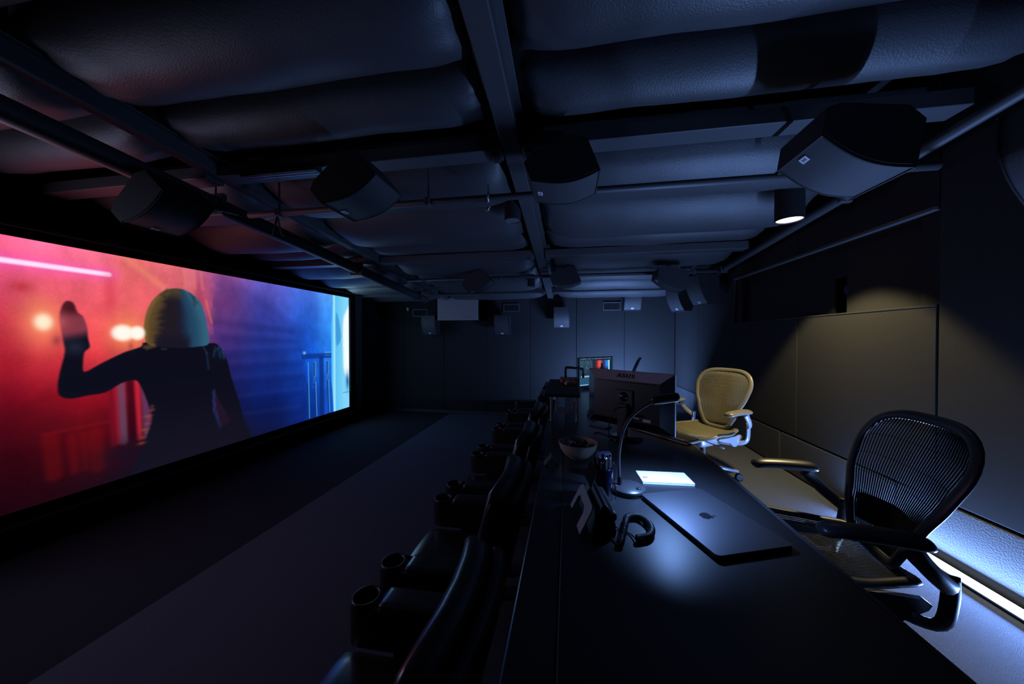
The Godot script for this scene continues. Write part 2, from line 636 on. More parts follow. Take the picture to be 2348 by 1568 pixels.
# a soft-edged line of that half width
func add_line(a: Vector2, b: Vector2, half: float, c: Color, alpha: float, soft := 0.02) -> void:
	var lo := Vector2(min(a.x, b.x), min(a.y, b.y)) - Vector2.ONE * (half + soft * 3)
	var hi := Vector2(max(a.x, b.x), max(a.y, b.y)) + Vector2.ONE * (half + soft * 3)
	for j in range(maxi(0, int(px(lo.y))), mini(PY, int(px(hi.y)) + 1)):
		for i in range(maxi(0, int(px(lo.x))), mini(PX, int(px(hi.x)) + 1)):
			var p := Vector2((i + 0.5) * SW / PX, (j + 0.5) * SH / PY)
			var dist := p.distance_to(Geometry2D.get_closest_point_to_segment(p, a, b))
			mix_px(i, j, c, alpha * (1.0 - smoothstep(half - soft, half + soft, dist)))


# fills an outline; paint(p) gives the colour
func add_shape(outline: Array, soft: float, paint: Callable, alpha := 1.0) -> void:
	var pts := PackedVector2Array()
	for q in smooth_line(outline.map(func(v): return Vector2(v[0], v[1])), 3, true):
		pts.append(q)
	var lo := pts[0]
	var hi := pts[0]
	for q in pts:
		lo = lo.min(q)
		hi = hi.max(q)
	for j in range(maxi(0, int(px(lo.y - soft))), mini(PY, int(px(hi.y + soft)) + 1)):
		var y := (j + 0.5) * SH / PY
		for i in range(maxi(0, int(px(lo.x - soft))), mini(PX, int(px(hi.x + soft)) + 1)):
			var p := Vector2((i + 0.5) * SW / PX, y)
			var inside := Geometry2D.is_point_in_polygon(p, pts)
			var near := 1e9
			for k in pts.size():
				var q := pts[k]
				if absf(q.x - p.x) < 0.12 and absf(q.y - p.y) < 0.12:
					near = minf(near, p.distance_squared_to(Geometry2D.get_closest_point_to_segment(p, q, pts[(k + 1) % pts.size()])))
			near = sqrt(near)
			var cover := smoothstep(-soft, soft, near if inside else -near)
			if cover > 0.0:
				mix_px(i, j, paint.call(p), cover * alpha)


func c255(r: float, g: float, b: float) -> Color:
	return Color(r / 255.0, g / 255.0, b / 255.0)


func picture() -> Image:
	pic = Image.create(PX, PY, false, Image.FORMAT_RGBF)
	# table of red and blue washes; pale unseen near columns added to light the room
	var xs := [0.0, 0.55, 1.0, 1.11, 1.33, 1.6, 1.91, 2.3, 2.57, 2.78, 3.4, 4.22, 4.74, 5.3]
	var ts := [0.0, 0.15, 0.3, 0.45, 0.6, 0.8, 1.0]
	var table := [
		[[226, 214, 250], [222, 208, 250], [214, 200, 245], [196, 184, 235], [170, 160, 215], [120, 112, 165], [80, 74, 120]],
		[[226, 200, 240], [220, 190, 235], [208, 180, 225], [186, 160, 210], [156, 134, 185], [105, 90, 135], [62, 54, 86]],
		[[246, 110, 160], [228, 86, 128], [200, 56, 80], [165, 30, 50], [108, 12, 30], [52, 5, 18], [31, 3, 14]],
		[[252, 105, 150], [235, 85, 122], [208, 56, 76], [170, 28, 46], [110, 10, 28], [50, 4, 16], [30, 3, 13]],
		[[255, 112, 155], [242, 92, 122], [228, 76, 88], [190, 42, 56], [125, 14, 30], [62, 6, 18], [36, 4, 15]],
		[[255, 118, 152], [243, 98, 116], [236, 84, 92], [205, 52, 62], [140, 16, 32], [82, 8, 20], [34, 6, 18]],
		[[240, 112, 116], [235, 98, 106], [228, 90, 98], [200, 60, 74], [130, 14, 34], [62, 8, 24], [24, 9, 26]],
		[[228, 110, 122], [218, 95, 106], [205, 85, 98], [150, 45, 80], [90, 12, 40], [34, 10, 32], [28, 22, 36]],
		[[196, 94, 140], [182, 76, 112], [150, 66, 112], [80, 42, 105], [36, 26, 80], [16, 16, 50], [15, 15, 36]],
		[[158, 82, 150], [138, 68, 130], [112, 58, 124], [72, 44, 120], [36, 30, 92], [17, 19, 58], [24, 22, 40]],
		[[96, 88, 190], [72, 74, 172], [54, 64, 162], [38, 64, 164], [18, 46, 132], [9, 27, 92], [10, 20, 62]],
		[[72, 112, 222], [50, 100, 216], [34, 94, 218], [22, 88, 212], [15, 76, 192], [11, 58, 165], [9, 44, 138]],
		[[86, 156, 240], [62, 146, 244], [50, 138, 244], [40, 124, 238], [32, 108, 228], [24, 90, 208], [18, 76, 190]],
		[[120, 205, 250], [120, 210, 255], [120, 210, 255], [110, 205, 255], [95, 195, 255], [70, 170, 250], [55, 150, 240]]]
	var haze := FastNoiseLite.new()
	haze.seed = 4
	haze.frequency = 1.1
	haze.fractal_octaves = 4
	var grain := FastNoiseLite.new()
	grain.seed = 9
	grain.frequency = 40.0
	for i in PX:
		var x := (i + 0.5) * SW / PX
		var a := 0
		while a < xs.size() - 2 and x > xs[a + 1]:
			a += 1
		var fx := smoothstep(0.0, 1.0, (x - xs[a]) / (xs[a + 1] - xs[a]))
		for j in PY:
			var t := (j + 0.5) / PY
			var b := 0
			while b < ts.size() - 2 and t > ts[b + 1]:
				b += 1
			var ft: float = (t - ts[b]) / (ts[b + 1] - ts[b])
			var p: Array = table[a][b]
			var q: Array = table[a + 1][b]
			var r: Array = table[a][b + 1]
			var s: Array = table[a + 1][b + 1]
			var h := 1.0 + 0.16 * haze.get_noise_2d(x * 1.3, t * 2.6) + 0.06 * haze.get_noise_2d(x * 6.0 + 40.0, t * 9.0) + 0.05 * grain.get_noise_2d(x, t * 2.0)
			pic.set_pixel(i, j, Color(
				lerpf(lerpf(p[0], q[0], fx), lerpf(r[0], s[0], fx), ft) / 255.0 * h,
				lerpf(lerpf(p[1], q[1], fx), lerpf(r[1], s[1], fx), ft) / 255.0 * h,
				lerpf(lerpf(p[2], q[2], fx), lerpf(r[2], s[2], fx), ft) / 255.0 * h))
	# staircase in blue shade, its treads catching light
	add_shape([[2.72, 0.1], [3.05, 0.08], [3.4, 0.25], [3.8, 0.5], [4.15, 0.72], [4.15, 1.3], [4.1, 2.3], [3.0, 2.3], [2.7, 0.9]], 0.1, func(_p): return c255(20, 26, 96), 0.28)
	for l in [[2.66, 0.52, 3.9, 0.62], [2.68, 0.72, 4.0, 0.8], [2.7, 0.95, 4.05, 0.92], [2.86, 1.13, 4.08, 1.15], [2.94, 1.34, 4.08, 1.38], [3.0, 1.6, 4.08, 1.66], [3.05, 1.86, 4.05, 1.95]]:
		add_line(Vector2(l[0], l[1]), Vector2(l[2], l[3]), 0.02, c255(60, 84, 180), 0.12, 0.045)
		add_line(Vector2(l[0], l[1] + 0.09), Vector2(l[2], l[3] + 0.09), 0.035, c255(10, 20, 84), 0.2, 0.06)
	# neon tube, torch, lamps, a beam of light
	add_line(Vector2(-0.2, 0.2), Vector2(1.72, 0.2), 0.06, c255(255, 90, 190), 0.6, 0.07)
	add_line(Vector2(-0.2, 0.2), Vector2(1.72, 0.2), 0.022, c255(255, 225, 255), 1.0, 0.014)
	add_line(Vector2(1.8, -0.04), Vector2(2.17, 0.27), 0.03, c255(245, 150, 110), 0.45, 0.04)
	add_glow(1.73, 0.42, 0.05, 0.22, c255(200, 52, 74), 0.5)
	add_glow(2.44, 0.2, 0.07, 0.2, c255(235, 130, 120), 0.4)
	add_glow(2.52, 0.3, 0.05, 0.2, c255(150, 50, 80), 0.5)
	add_glow(1.31, 0.68, 0.13, 0.22, c255(255, 150, 100), 0.85)
	add_glow(1.87, 0.77, 0.17, 0.19, c255(255, 150, 90), 0.85)
	add_glow(1.2, 0.4, 0.06, 0.05, c255(170, 36, 44), 0.5)
	# red doors and balusters low on the dark side
	for r in [[1.34, 1.69, 0.05], [1.46, 1.7, 0.03], [1.53, 1.7, 0.02], [1.61, 1.72, 0.05]]:
		add_line(Vector2(r[0], r[1]), Vector2(r[0] + 0.02, r[1] + 0.32), r[2], c255(125, 14, 18), 0.42, 0.03)
	add_line(Vector2(1.3, 1.64), Vector2(1.7, 1.63), 0.012, c255(120, 20, 24), 0.5, 0.02)
	for r in [[1.725, 0.022, 120, 14, 34], [1.76, 0.015, 165, 26, 48], [1.80, 0.03, 108, 78, 108], [1.87, 0.03, 48, 5, 20], [1.925, 0.022, 214, 40, 60], [1.985, 0.032, 92, 66, 108], [2.03, 0.02, 70, 40, 80]]:
		add_line(Vector2(r[0], 1.24), Vector2(r[0] + 0.02, 1.86), r[1], c255(r[2], r[3], r[4]), 0.7, 0.02)
	add_glow(1.86, 1.97, 0.2, 0.1, c255(30, 14, 30), 0.8)
	# newel post with turned balusters in front of the blue doorway
	add_line(Vector2(4.12, 1.13), Vector2(4.78, 1.14), 0.045, c255(14, 50, 136), 0.8, 0.02)
	add_line(Vector2(4.62, 1.08), Vector2(4.8, 1.085), 0.012, c255(90, 170, 230), 0.7, 0.012)
	add_line(Vector2(4.62, 1.13), Vector2(4.79, 1.135), 0.008, c255(70, 150, 220), 0.6, 0.01)
	add_glow(4.14, 1.07, 0.03, 0.025, c255(150, 215, 245), 0.9)
	add_line(Vector2(4.53, 1.2), Vector2(4.54, 2.2), 0.055, c255(10, 38, 108), 0.7, 0.025)
	for b in [[4.2, 0.0], [4.37, 0.04], [4.69, 0.036]]:
		if b[1] > 0.0:
			add_line(Vector2(b[0], 1.26), Vector2(b[0], 1.47), b[1], c255(66, 140, 186), 0.75, 0.012)
			add_line(Vector2(b[0] - b[1] * 0.4, 1.26), Vector2(b[0] - b[1] * 0.4, 1.47), b[1] * 0.5, c255(16, 60, 130), 0.8, 0.012)
			for y in [1.54, 1.6, 1.68]:
				add_glow(b[0], y, 0.034, 0.022, c255(52, 120, 180), 0.75)
		add_line(Vector2(b[0], 1.62), Vector2(b[0] + 0.03, 2.22), 0.024, c255(12, 52, 122), 0.75, 0.015)
		add_line(Vector2(b[0] + 0.022, 1.24 if b[1] == 0.0 else 1.6), Vector2(b[0] + 0.045, 2.2), 0.008, c255(112, 198, 228), 0.8, 0.012)
	# bright doorway: white jamb, pale curtain, sunlit glass with a plant
	add_shape([[4.85, -0.05], [5.4, -0.05], [5.4, 2.3], [4.85, 2.3]], 0.012, func(p): return c255(86, 190, 244).lerp(c255(130, 214, 250), clampf((p.x - 4.86) / 0.3, 0, 1)))
	add_line(Vector2(4.87, -0.1), Vector2(4.87, 2.3), 0.03, c255(168, 232, 252), 0.85, 0.02)
	add_shape([[4.92, 0.35], [5.0, 0.45], [5.06, 0.8], [4.98, 0.95], [4.92, 0.9]], 0.03, func(_p): return c255(56, 146, 216), 0.8)
	add_shape([[5.12, 0.55], [5.2, 0.3], [5.4, 0.2], [5.4, 1.6], [5.16, 1.5], [5.12, 1.1]], 0.05, func(_p): return c255(242, 253, 255))
	add_glow(5.25, 1.68, 0.05, 0.16, c255(28, 92, 160), 0.85)
	add_line(Vector2(5.12, 1.9), Vector2(5.4, 1.92), 0.008, c255(40, 120, 190), 0.7, 0.01)
	# the hooded figure, seen from behind, holding up a light
	var folds := FastNoiseLite.new()
	folds.seed = 17
	folds.frequency = 1.0
	folds.fractal_octaves = 3
	add_shape([[2.01, 0.86], [1.96, 0.91], [1.83, 0.96], [1.66, 1.06], [1.55, 1.13], [1.54, 1.05], [1.55, 0.95], [1.585, 0.9], [1.575, 0.82], [1.57, 0.72], [1.545, 0.62], [1.51, 0.58], [1.485, 0.50], [1.44, 0.49], [1.41, 0.56], [1.40, 0.66], [1.41, 0.75], [1.42, 0.84], [1.43, 0.94], [1.40, 1.11], [1.385, 1.23], [1.395, 1.32], [1.46, 1.36], [1.57, 1.35], [1.69, 1.34], [1.80, 1.27], [1.91, 1.25], [1.96, 1.33], [2.02, 1.53], [2.05, 1.68], [2.02, 1.80], [1.98, 1.94], [1.94, 2.3], [3.12, 2.32], [3.07, 1.95], [3.01, 1.70], [2.90, 1.34], [2.84, 1.08], [2.74, 0.91], [2.63, 0.88], [2.30, 0.90]], 0.012, func(p: Vector2) -> Color:
		var c := c255(13, 13, 27).lerp(c255(20, 19, 34), smoothstep(1.3, 2.2, p.y))
		# bare hand above the cuff, hazed by the torch beside it
		var hand := (1.0 - smoothstep(0.74, 0.86, p.y + 0.3 * (p.x - 1.5))) * (1.0 - smoothstep(1.58, 1.66, p.x))
		c = c.lerp(c255(98, 30, 42).lerp(c255(150, 62, 78), smoothstep(0.5, 0.66, p.y)), 0.85 * hand)
		c = c.lerp(c255(60, 20, 28), 0.7 * exp(-pow(p.distance_to(Vector2(1.47, 0.55)) / 0.05, 2.0)))
		c = c.lerp(c255(214, 96, 96), 0.8 * exp(-pow(p.distance_to(Vector2(1.37, 0.68)) / 0.07, 2.0)))
		c = c.lerp(c255(44, 50, 70), 0.6 * exp(-pow(p.distance_to(Vector2(1.49, 0.9)) / 0.07, 2.0)))
		c = c.lerp(c255(52, 104, 152), 0.75 * exp(-pow(p.distance_to(Vector2(2.79, 0.99)) / 0.07, 2.0)) * clampf(0.5 + 1.4 * folds.get_noise_2d(p.x * 12.0 + p.y * 9.0, p.y * 3.0), 0.0, 1.0))
		return c)
	# fingers lit by the torch, soft in its glare
	for q in [[1.385, 0.84, 0.03, 0.05]]:
		add_glow(q[0], q[1], q[2], q[3], c255(128, 44, 58), 0.55)
	# gathered waist: one edge catches red light, the other blue; a dark gap by the arm
	for k in 9:
		add_glow(2.05 - 0.011 * k + 0.012 * sin(k * 2.3), 1.55 + 0.045 * k + 0.008 * sin(k * 4.1), 0.018 + 0.008 * (k % 3), 0.018, c255(160, 74, 58), 0.45 + 0.15 * (k % 3))
	add_shape([[2.69, 1.46], [2.73, 1.59], [2.83, 1.79], [2.88, 1.91], [2.78, 1.95], [2.70, 1.83], [2.66, 1.73], [2.67, 1.58]], 0.02, func(_p): return c255(40, 20, 42), 0.8)
	for k in 9:
		add_glow(2.675 + 0.003 * k + 0.012 * maxf(0.0, k - 4.0) + 0.006 * sin(k * 2.6), 1.5 + 0.055 * k, 0.018, 0.034, c255(32, 78, 160), 0.4)
	# hood: gold rim, dark hollow, blue far side
	add_shape([[2.02, 0.88], [1.99, 0.78], [1.99, 0.68], [2.01, 0.55], [2.06, 0.42], [2.13, 0.33], [2.21, 0.27], [2.32, 0.25], [2.42, 0.28], [2.52, 0.36], [2.58, 0.51], [2.61, 0.68], [2.63, 0.88], [2.51, 0.92], [2.30, 0.93], [2.12, 0.91]], 0.01, func(p: Vector2) -> Color:
		# how far across the hood at this height
		var left := 1.99 + 0.22 * pow(clampf((0.75 - p.y) / 0.5, 0.0, 1.0), 2.2)
		var right := 2.62 - 0.24 * pow(clampf((0.8 - p.y) / 0.55, 0.0, 1.0), 2.2)
		var u := (p.x - left) / (right - left)
		var ragged := u + 0.07 * folds.get_noise_2d(p.x * 4.0, p.y * 16.0)
		var gold := c255(116, 88, 48).lerp(c255(88, 68, 40), smoothstep(0.0, 0.1, u))
		var c := gold.lerp(c255(32, 26, 34), smoothstep(0.08, 0.3, ragged))
		c = c.lerp(c255(28, 28, 50), smoothstep(0.4, 0.6, u))
		c = c.lerp(c255(32, 66, 94).lerp(c255(50, 96, 122), smoothstep(0.7, 1.0, u)), smoothstep(0.5, 0.74, u + 0.02 * folds.get_noise_2d(p.x * 9.0, p.y * 9.0)))
		c = c.lerp(c255(84, 74, 48), 0.75 * (1.0 - smoothstep(0.27, 0.42, p.y)) * (1.0 - smoothstep(0.55, 0.75, u)))
		c = c.lerp(c255(24, 22, 36), 0.9 * smoothstep(0.72, 0.88, p.y) * smoothstep(0.1, 0.2, u) * (1.0 - smoothstep(0.6, 0.75, u)))
		return c)
	for l in [[2.20, 0.275, 2.17, 0.32, 0.012], [2.42, 0.29, 2.5, 0.40, 0.010], [2.46, 0.33, 2.47, 0.43, 0.012], [2.14, 0.34, 2.18, 0.36, 0.010]]:
		add_line(Vector2(l[0], l[1]), Vector2(l[2], l[3]), l[4], c255(30, 26, 24), 0.35, 0.02)
	for l in [[2.04, 0.64, 2.12, 0.655, 0.007], [2.05, 0.72, 2.1, 0.73, 0.006], [2.06, 0.55, 2.11, 0.53, 0.006]]:
		add_line(Vector2(l[0], l[1]), Vector2(l[2], l[3]), l[4], c255(100, 74, 46), 0.4, 0.014)
	# crumpled collar and creased shoulder
	for l in [[1.99, 0.91, 2.06, 0.89, 0.016], [2.01, 0.93, 2.08, 0.905, 0.012], [2.14, 0.935, 2.18, 0.94, 0.004]]:
		add_line(Vector2(l[0], l[1]), Vector2(l[2], l[3]), l[4], c255(116, 92, 54), 0.5, 0.016)
	for l in [[2.56, 0.92, 2.6, 1.0], [2.6, 1.0, 2.62, 1.2], [2.7, 0.93, 2.68, 1.05], [2.78, 0.95, 2.82, 1.08], [2.74, 0.94, 2.76, 1.06]]:
		add_line(Vector2(l[0], l[1]), Vector2(l[2], l[3]), 0.008, c255(40, 84, 128), 0.4, 0.02)
	# warm edge light on the posts behind the hood
	add_line(Vector2(2.6, 0.36), Vector2(2.66, 0.62), 0.012, c255(236, 116, 84), 0.6, 0.02)
	for q in [[2.36, 0.1], [2.46, 0.12], [2.54, 0.14]]:
		add_line(Vector2(q[0], -0.05), Vector2(q[0] + 0.02, 0.22), 0.014, c255(236, 132, 118), 0.4, 0.02)
	# the lights themselves
	add_glow(1.31, 0.68, 0.055, 0.075, c255(255, 238, 208), 1.0, 3.5)
	add_glow(1.82, 0.765, 0.09, 0.085, c255(255, 251, 240), 1.0, 6.0)
	add_glow(1.935, 0.765, 0.065, 0.075, c255(255, 251, 240), 1.0, 6.0)
	add_glow(1.88, 0.9, 0.02, 0.04, c255(150, 50, 50), 0.5)
	# floor of the frame falls into darkness
	for j in range(int(PY * 0.78), PY):
		for i in PX:
			var t := (float(j) / PY - 0.78) / 0.22
			var x := i * SW / PX
			mix_px(i, j, c255(22, 19, 33), 0.8 * t * exp(-pow((x - 2.5) / 0.9, 2.0)))
	pic.convert(Image.FORMAT_RGB8)
	return pic


func screen() -> void:
	var im := picture()
	var tex := ImageTexture.create_from_image(im)
	var m := mat("screen_picture", lin(0.02, 0.02, 0.02), 0.9, 0.0, 0.1)
	m.emission_enabled = true
	m.emission = Color.BLACK
	m.emission_texture = tex
	m.emission_energy_multiplier = 1.0
	m.texture_repeat = false
	var x := X_SCREEN + 0.05
	var y1 := 1.35 + 0.817
	var y0 := y1 - SH
	var d0 := 0.81
	var d1 := 6.11
	var o := thing("projection_screen", "wide projection screen showing a hooded figure in red and blue light", "screen", at(X_SCREEN, y0, (d0 + d1) / 2))
	# canvas: a thin slab whose face carries the picture
	var st := st_new()
	var dm := (d0 + d1) / 2
	var p := [[d0, y1, 0.0, 0.0], [d1, y1, 1.0, 0.0], [d1, y0, 1.0, 1.0], [d0, y0, 0.0, 1.0]]
	for k in [0, 1, 2, 0, 2, 3]:
		st.set_uv(Vector2(p[k][2], p[k][3]))
		st.set_normal(Vector3.RIGHT)
		st.add_vertex(Vector3(x - X_SCREEN, p[k][1] - y0, -(p[k][0] - dm)))
	part("screen_canvas", st.commit(), m, o)
	var f := 0.34
	part("frame_side", box(Vector3(0.09, SH + 0.2, 0.12), 0.004), M.velvet, o, Vector3(0.045, SH / 2, -(d1 - dm + 0.06)))
	part("frame_side", box(Vector3(0.11, SH + 0.24, 0.2), 0.004), M.steel_black, o, Vector3(0.055, SH / 2, -(d1 - dm + 0.24)))
	part("frame_side", box(Vector3(0.09, SH + 0.2, f), 0.004), M.velvet, o, Vector3(0.045, SH / 2, -(d0 - dm - f / 2)))
	part("frame_top", box(Vector3(0.09, 0.07, SW), 0.004), M.velvet, o, Vector3(0.045, SH + 0.035, 0))
	part("frame_top", box(Vector3(0.11, 0.03, SW + 2 * f), 0.004), M.steel_black, o, Vector3(0.055, SH + 0.085, 0))
	part("frame_bottom", box(Vector3(0.09, 0.09, SW), 0.004), M.velvet, o, Vector3(0.045, -0.045, 0))
	part("frame_bottom", box(Vector3(0.11, 0.03, SW + 2 * f), 0.004), M.steel_black, o, Vector3(0.055, -0.105, 0))
	# the light the picture throws into the room, red end, blue end, and an added pale near end
	for l in [[2.0, 1.5, Color(1.0, 0.4, 0.45), 0.2, 1.5, 1.2], [5.15, 1.2, Color(0.3, 0.55, 1.0), 0.7, 1.4, 1.9], [6.0, 1.2, Color(0.7, 0.9, 1.0), 0.55, 0.2, 1.9], [1.08, 1.4, Color(0.74, 0.82, 1.0), 1.15, 0.5, 1.4]]:
		var a := AreaLight3D.new()
		a.name = "screen_light"
		a.area_size = Vector2(l[4], l[5])
		a.light_color = l[2]
		a.light_energy = l[3]
		a.shadow_enabled = true
		a.area_range = 12.0
		add_child(a, true)
		a.position = at(X_SCREEN + 0.06, l[1], l[0])
		a.rotation.y = -PI / 2


# ==================================================================== desk

func desk() -> void:
	var o := thing("mixing_desk", "long black desk with a matt top and pale edge behind the row of seats", "desk", at(0.3, 0, 2.2))
	var d0 := -0.7
	var d1 := 5.1
	var mid := (d0 + d1) / 2
	part("tabletop", box(Vector3(0.70, 0.04, d1 - d0), 0.003), M.desk_top, o, Vector3(0.33 - 0.3 + 0.0, DESK - 0.02, 2.2 - mid))
	# front strip and the bevelled rear edge
	part("front_strip", box(Vector3(0.095, 0.04, d1 - d0), 0.004), M.desk_strip, o, Vector3(-0.0685 - 0.3, DESK - 0.02, 2.2 - mid))
	var pr := PackedVector2Array([Vector2(0, 0), Vector2(0, 0.04), Vector2(0.012, 0.038), Vector2(0.03, 0.02), Vector2(0.03, 0)])
	part("rear_edge", prism(pr, d1 - d0), M.desk_edge, o, Vector3(0.68 - 0.3 + 0.001, DESK - 0.04, 2.2 - d1))
	part("front_panel", box(Vector3(0.03, DESK - 0.04, d1 - d0 - 0.1), 0.003), M.desk_body, o, Vector3(-0.09 - 0.3, (DESK - 0.04) / 2, 2.2 - mid))
	for d in [-0.6, 1.3, 3.2, 5.0]:
		part("leg_panel", box(Vector3(0.6, DESK - 0.04, 0.04), 0.003), M.desk_body, o, Vector3(0.25 - 0.3, (DESK - 0.04) / 2, 2.2 - d))


# ==================================================================== cinema seats

func cinema_seats() -> void:
	var o := Node3D.new()
	var t := o
	# local: +z is forward, origin on the floor under the cushion
	var crown := func(p: Vector3) -> Vector3:
		var u := p.x / 0.3
		return Vector3(p.x, p.y + 0.025 * (1.0 - u * u) * (1.0 if p.y > 0 else 0.0), p.z)
	part("cushion", soft_box(Vector3(0.58, 0.14, 0.52), 0.06, 8, crown), M.leather, t, Vector3(0, 0.40, 0.08))
	part("cushion_base", box(Vector3(0.5, 0.08, 0.42), 0.01), M.plastic_black, t, Vector3(0, 0.29, 0.05))
	var recline := Basis(Vector3.RIGHT, deg_to_rad(-14.0))
	var back_bend := func(p: Vector3) -> Vector3:
		var u := p.x / 0.31
		var v := p.y / 0.33
		var narrow := 1.0 - 0.08 * maxf(0.0, v) * maxf(0.0, v)
		return Vector3(p.x * narrow, p.y - 0.05 * pow(absf(u), 4.0) * maxf(0.0, v), p.z + 0.035 * u * u)
	var bk := part("backrest", soft_box(Vector3(0.62, 0.66, 0.11), 0.05, 8, back_bend), M.leather, t, Vector3(0, 0.70, -0.21), recline)
	part("back_shell", soft_box(Vector3(0.60, 0.62, 0.06), 0.028, 8, back_bend), M.leather, t, Vector3(0, 0.685, -0.29), recline)
	part("piping", tube(smooth_line([Vector3(-0.29, -0.2, 0.05), Vector3(-0.29, 0.1, 0.055), Vector3(-0.26, 0.27, 0.05), Vector3(0, 0.315, 0.03), Vector3(0.26, 0.27, 0.05), Vector3(0.29, 0.1, 0.055), Vector3(0.29, -0.2, 0.05)], 6), 0.006, 6), M.leather, bk)
	for s in [-1.0, 1.0]:
		var arm := part("armrest", arm_shape(), M.plastic_black, t, Vector3(0.329 * s, 0.48, 0))
		part("arm_pad", soft_box(Vector3(0.115, 0.035, 0.3), 0.015, 6), M.leather, arm, Vector3(0, 0.162, 0.03))
		part("cup_holder", lathe([[0.0, 0.06], [0.046, 0.06], [0.048, 0.155], [0.052, 0.163], [0.057, 0.163], [0.06, 0.155], [0.06, 0.1]], 28), M.plastic_black, arm, Vector3(0, 0.005, 0.262))
		part("standard", box(Vector3(0.05, 0.49, 0.3), 0.006), M.plastic_black, t, Vector3(0.329 * s, 0.245, -0.02))
	part("floor_foot", box(Vector3(0.66, 0.02, 0.1), 0.003), M.plastic_black, t, Vector3(0, 0.01, -0.05))
	var names := ["black leather cinema seat beside the telephone end of the desk, first of the row", "black leather cinema seat second in the row, below the bowl", "black leather cinema seat third in the row in front of the desk", "black leather cinema seat fourth in the row in front of the desk", "black leather cinema seat fifth in the row, next but one to the far wall", "black leather cinema seat at the far wall end of the row"]
	for k in 6:
		var c: Node3D = o if k == 0 else o.duplicate()
		c.name = numbered("cinema_seat")
		add_child(c)
		c.position = at(-0.58, LOW, 0.947 + 0.88 * k)
		c.rotation.y = -PI / 2
		tag(c, names[k], "seat", "cinema seats in front of the desk")


func arm_shape() -> ArrayMesh:
	# a deep arm, round at the front end, hollow where the cup sits
	var st := st_new(false)
	var out := PackedVector2Array()
	for k in 13:
		var w := PI * k / 12.0
		out.append(Vector2(cos(w) * 0.064, 0.262 + sin(w) * 0.064))
	out.append(Vector2(-0.058, -0.2))
	out.append(Vector2(0.058, -0.2))
	var n := out.size()
	for i in n:
		var a := out[i]
		var b := out[(i + 1) % n]
		var e := b - a
		var nrm := Vector3(e.y, 0, -e.x)
		facing_quad(st, Vector3(a.x, 0, a.y), Vector3(b.x, 0, b.y), Vector3(b.x, 0.155, b.y), Vector3(a.x, 0.155, a.y), nrm)
	var tris := Geometry2D.triangulate_polygon(out)
	for i in range(0, tris.size(), 3):
		var p := []
		for k in 3:
			p.append(Vector3(out[tris[i + k]].x, 0, out[tris[i + k]].y))
		facing_tri(st, p[0], p[1], p[2], Vector3.DOWN)
	# top: behind the cup a plain lid, round the cup a ring
	var lid := PackedVector2Array([Vector2(-0.061, 0.2), Vector2(0.061, 0.2), Vector2(0.058, -0.2), Vector2(-0.058, -0.2)])
	facing_quad(st, Vector3(lid[0].x, 0.155, lid[0].y), Vector3(lid[1].x, 0.155, lid[1].y), Vector3(lid[2].x, 0.155, lid[2].y), Vector3(lid[3].x, 0.155, lid[3].y), Vector3.UP)
	for k in 24:
		var w0 := TAU * k / 24.0
		var w1 := TAU * (k + 1) / 24.0
		var a := Vector3(cos(w0) * 0.055, 0.155, 0.262 + sin(w0) * 0.055)
		var b := Vector3(cos(w1) * 0.055, 0.155, 0.262 + sin(w1) * 0.055)
		var c := Vector3(cos(w1) * 0.0645, 0.155, 0.262 + maxf(sin(w1), -0.95) * 0.0645)
		var d := Vector3(cos(w0) * 0.0645, 0.155, 0.262 + maxf(sin(w0), -0.95) * 0.0645)
		facing_quad(st, a, b, c, d, Vector3.UP)
	return done(st)


# ==================================================================== mesh office chairs

func back_point(a: float, b: float) -> Vector3:
	# a across (-1..1), b up (0..1); forward is +z
	var w := curve_y([[0.0, 0.135], [0.3, 0.195], [0.6, 0.25], [0.82, 0.272], [1.0, 0.248]], b)
	var top := 0.555 - 0.055 * pow(absf(a), 5.0)
	var low := 0.0 + 0.035 * pow(absf(a), 4.0)
	var y := lerpf(low, top, b)
	var z := -0.20 - 0.17 * b + 0.035 * sin(b * PI) * 0.6 + 0.05 * a * a * (0.4 + 0.6 * b)
	return Vector3(a * w, 0.47 + y, z)


func seat_point(a: float, b: float) -> Vector3:
	# b from rear (0) to front (1); the front lip rolls down
	var w := curve_y([[0.0, 0.2], [0.5, 0.252], [0.85, 0.25], [1.0, 0.205]], b)
	var z := lerpf(-0.21, 0.25, b) - 0.03 * pow(absf(a), 5.0) * b
	var y := 0.455 + 0.03 * a * a - 0.02 * sin(b * PI) + 0.012 * b - 0.05 * pow(maxf(0.0, b - 0.75) / 0.25, 2.0)
	return Vector3(a * w, y, z)


func patch_rim(f: Callable) -> Array:
	var pts := []
	for k in 16:
		pts.append(f.call(-1.0, k / 16.0))
	for k in 14:
		pts.append(f.call(-1.0 + 2.0 * k / 14.0, 1.0))
	for k in 16:
		pts.append(f.call(1.0, 1.0 - k / 16.0))
	for k in 14:
		pts.append(f.call(1.0 - 2.0 * k / 14.0, 0.0))
	# two rounds of averaging take the corners off
	for r in 2:
		var q := []
		var n := pts.size()
		for i in n:
			q.append((pts[(i - 1 + n) % n] + pts[i] * 2.0 + pts[(i + 1) % n]) / 4.0)
		pts = q
	return pts


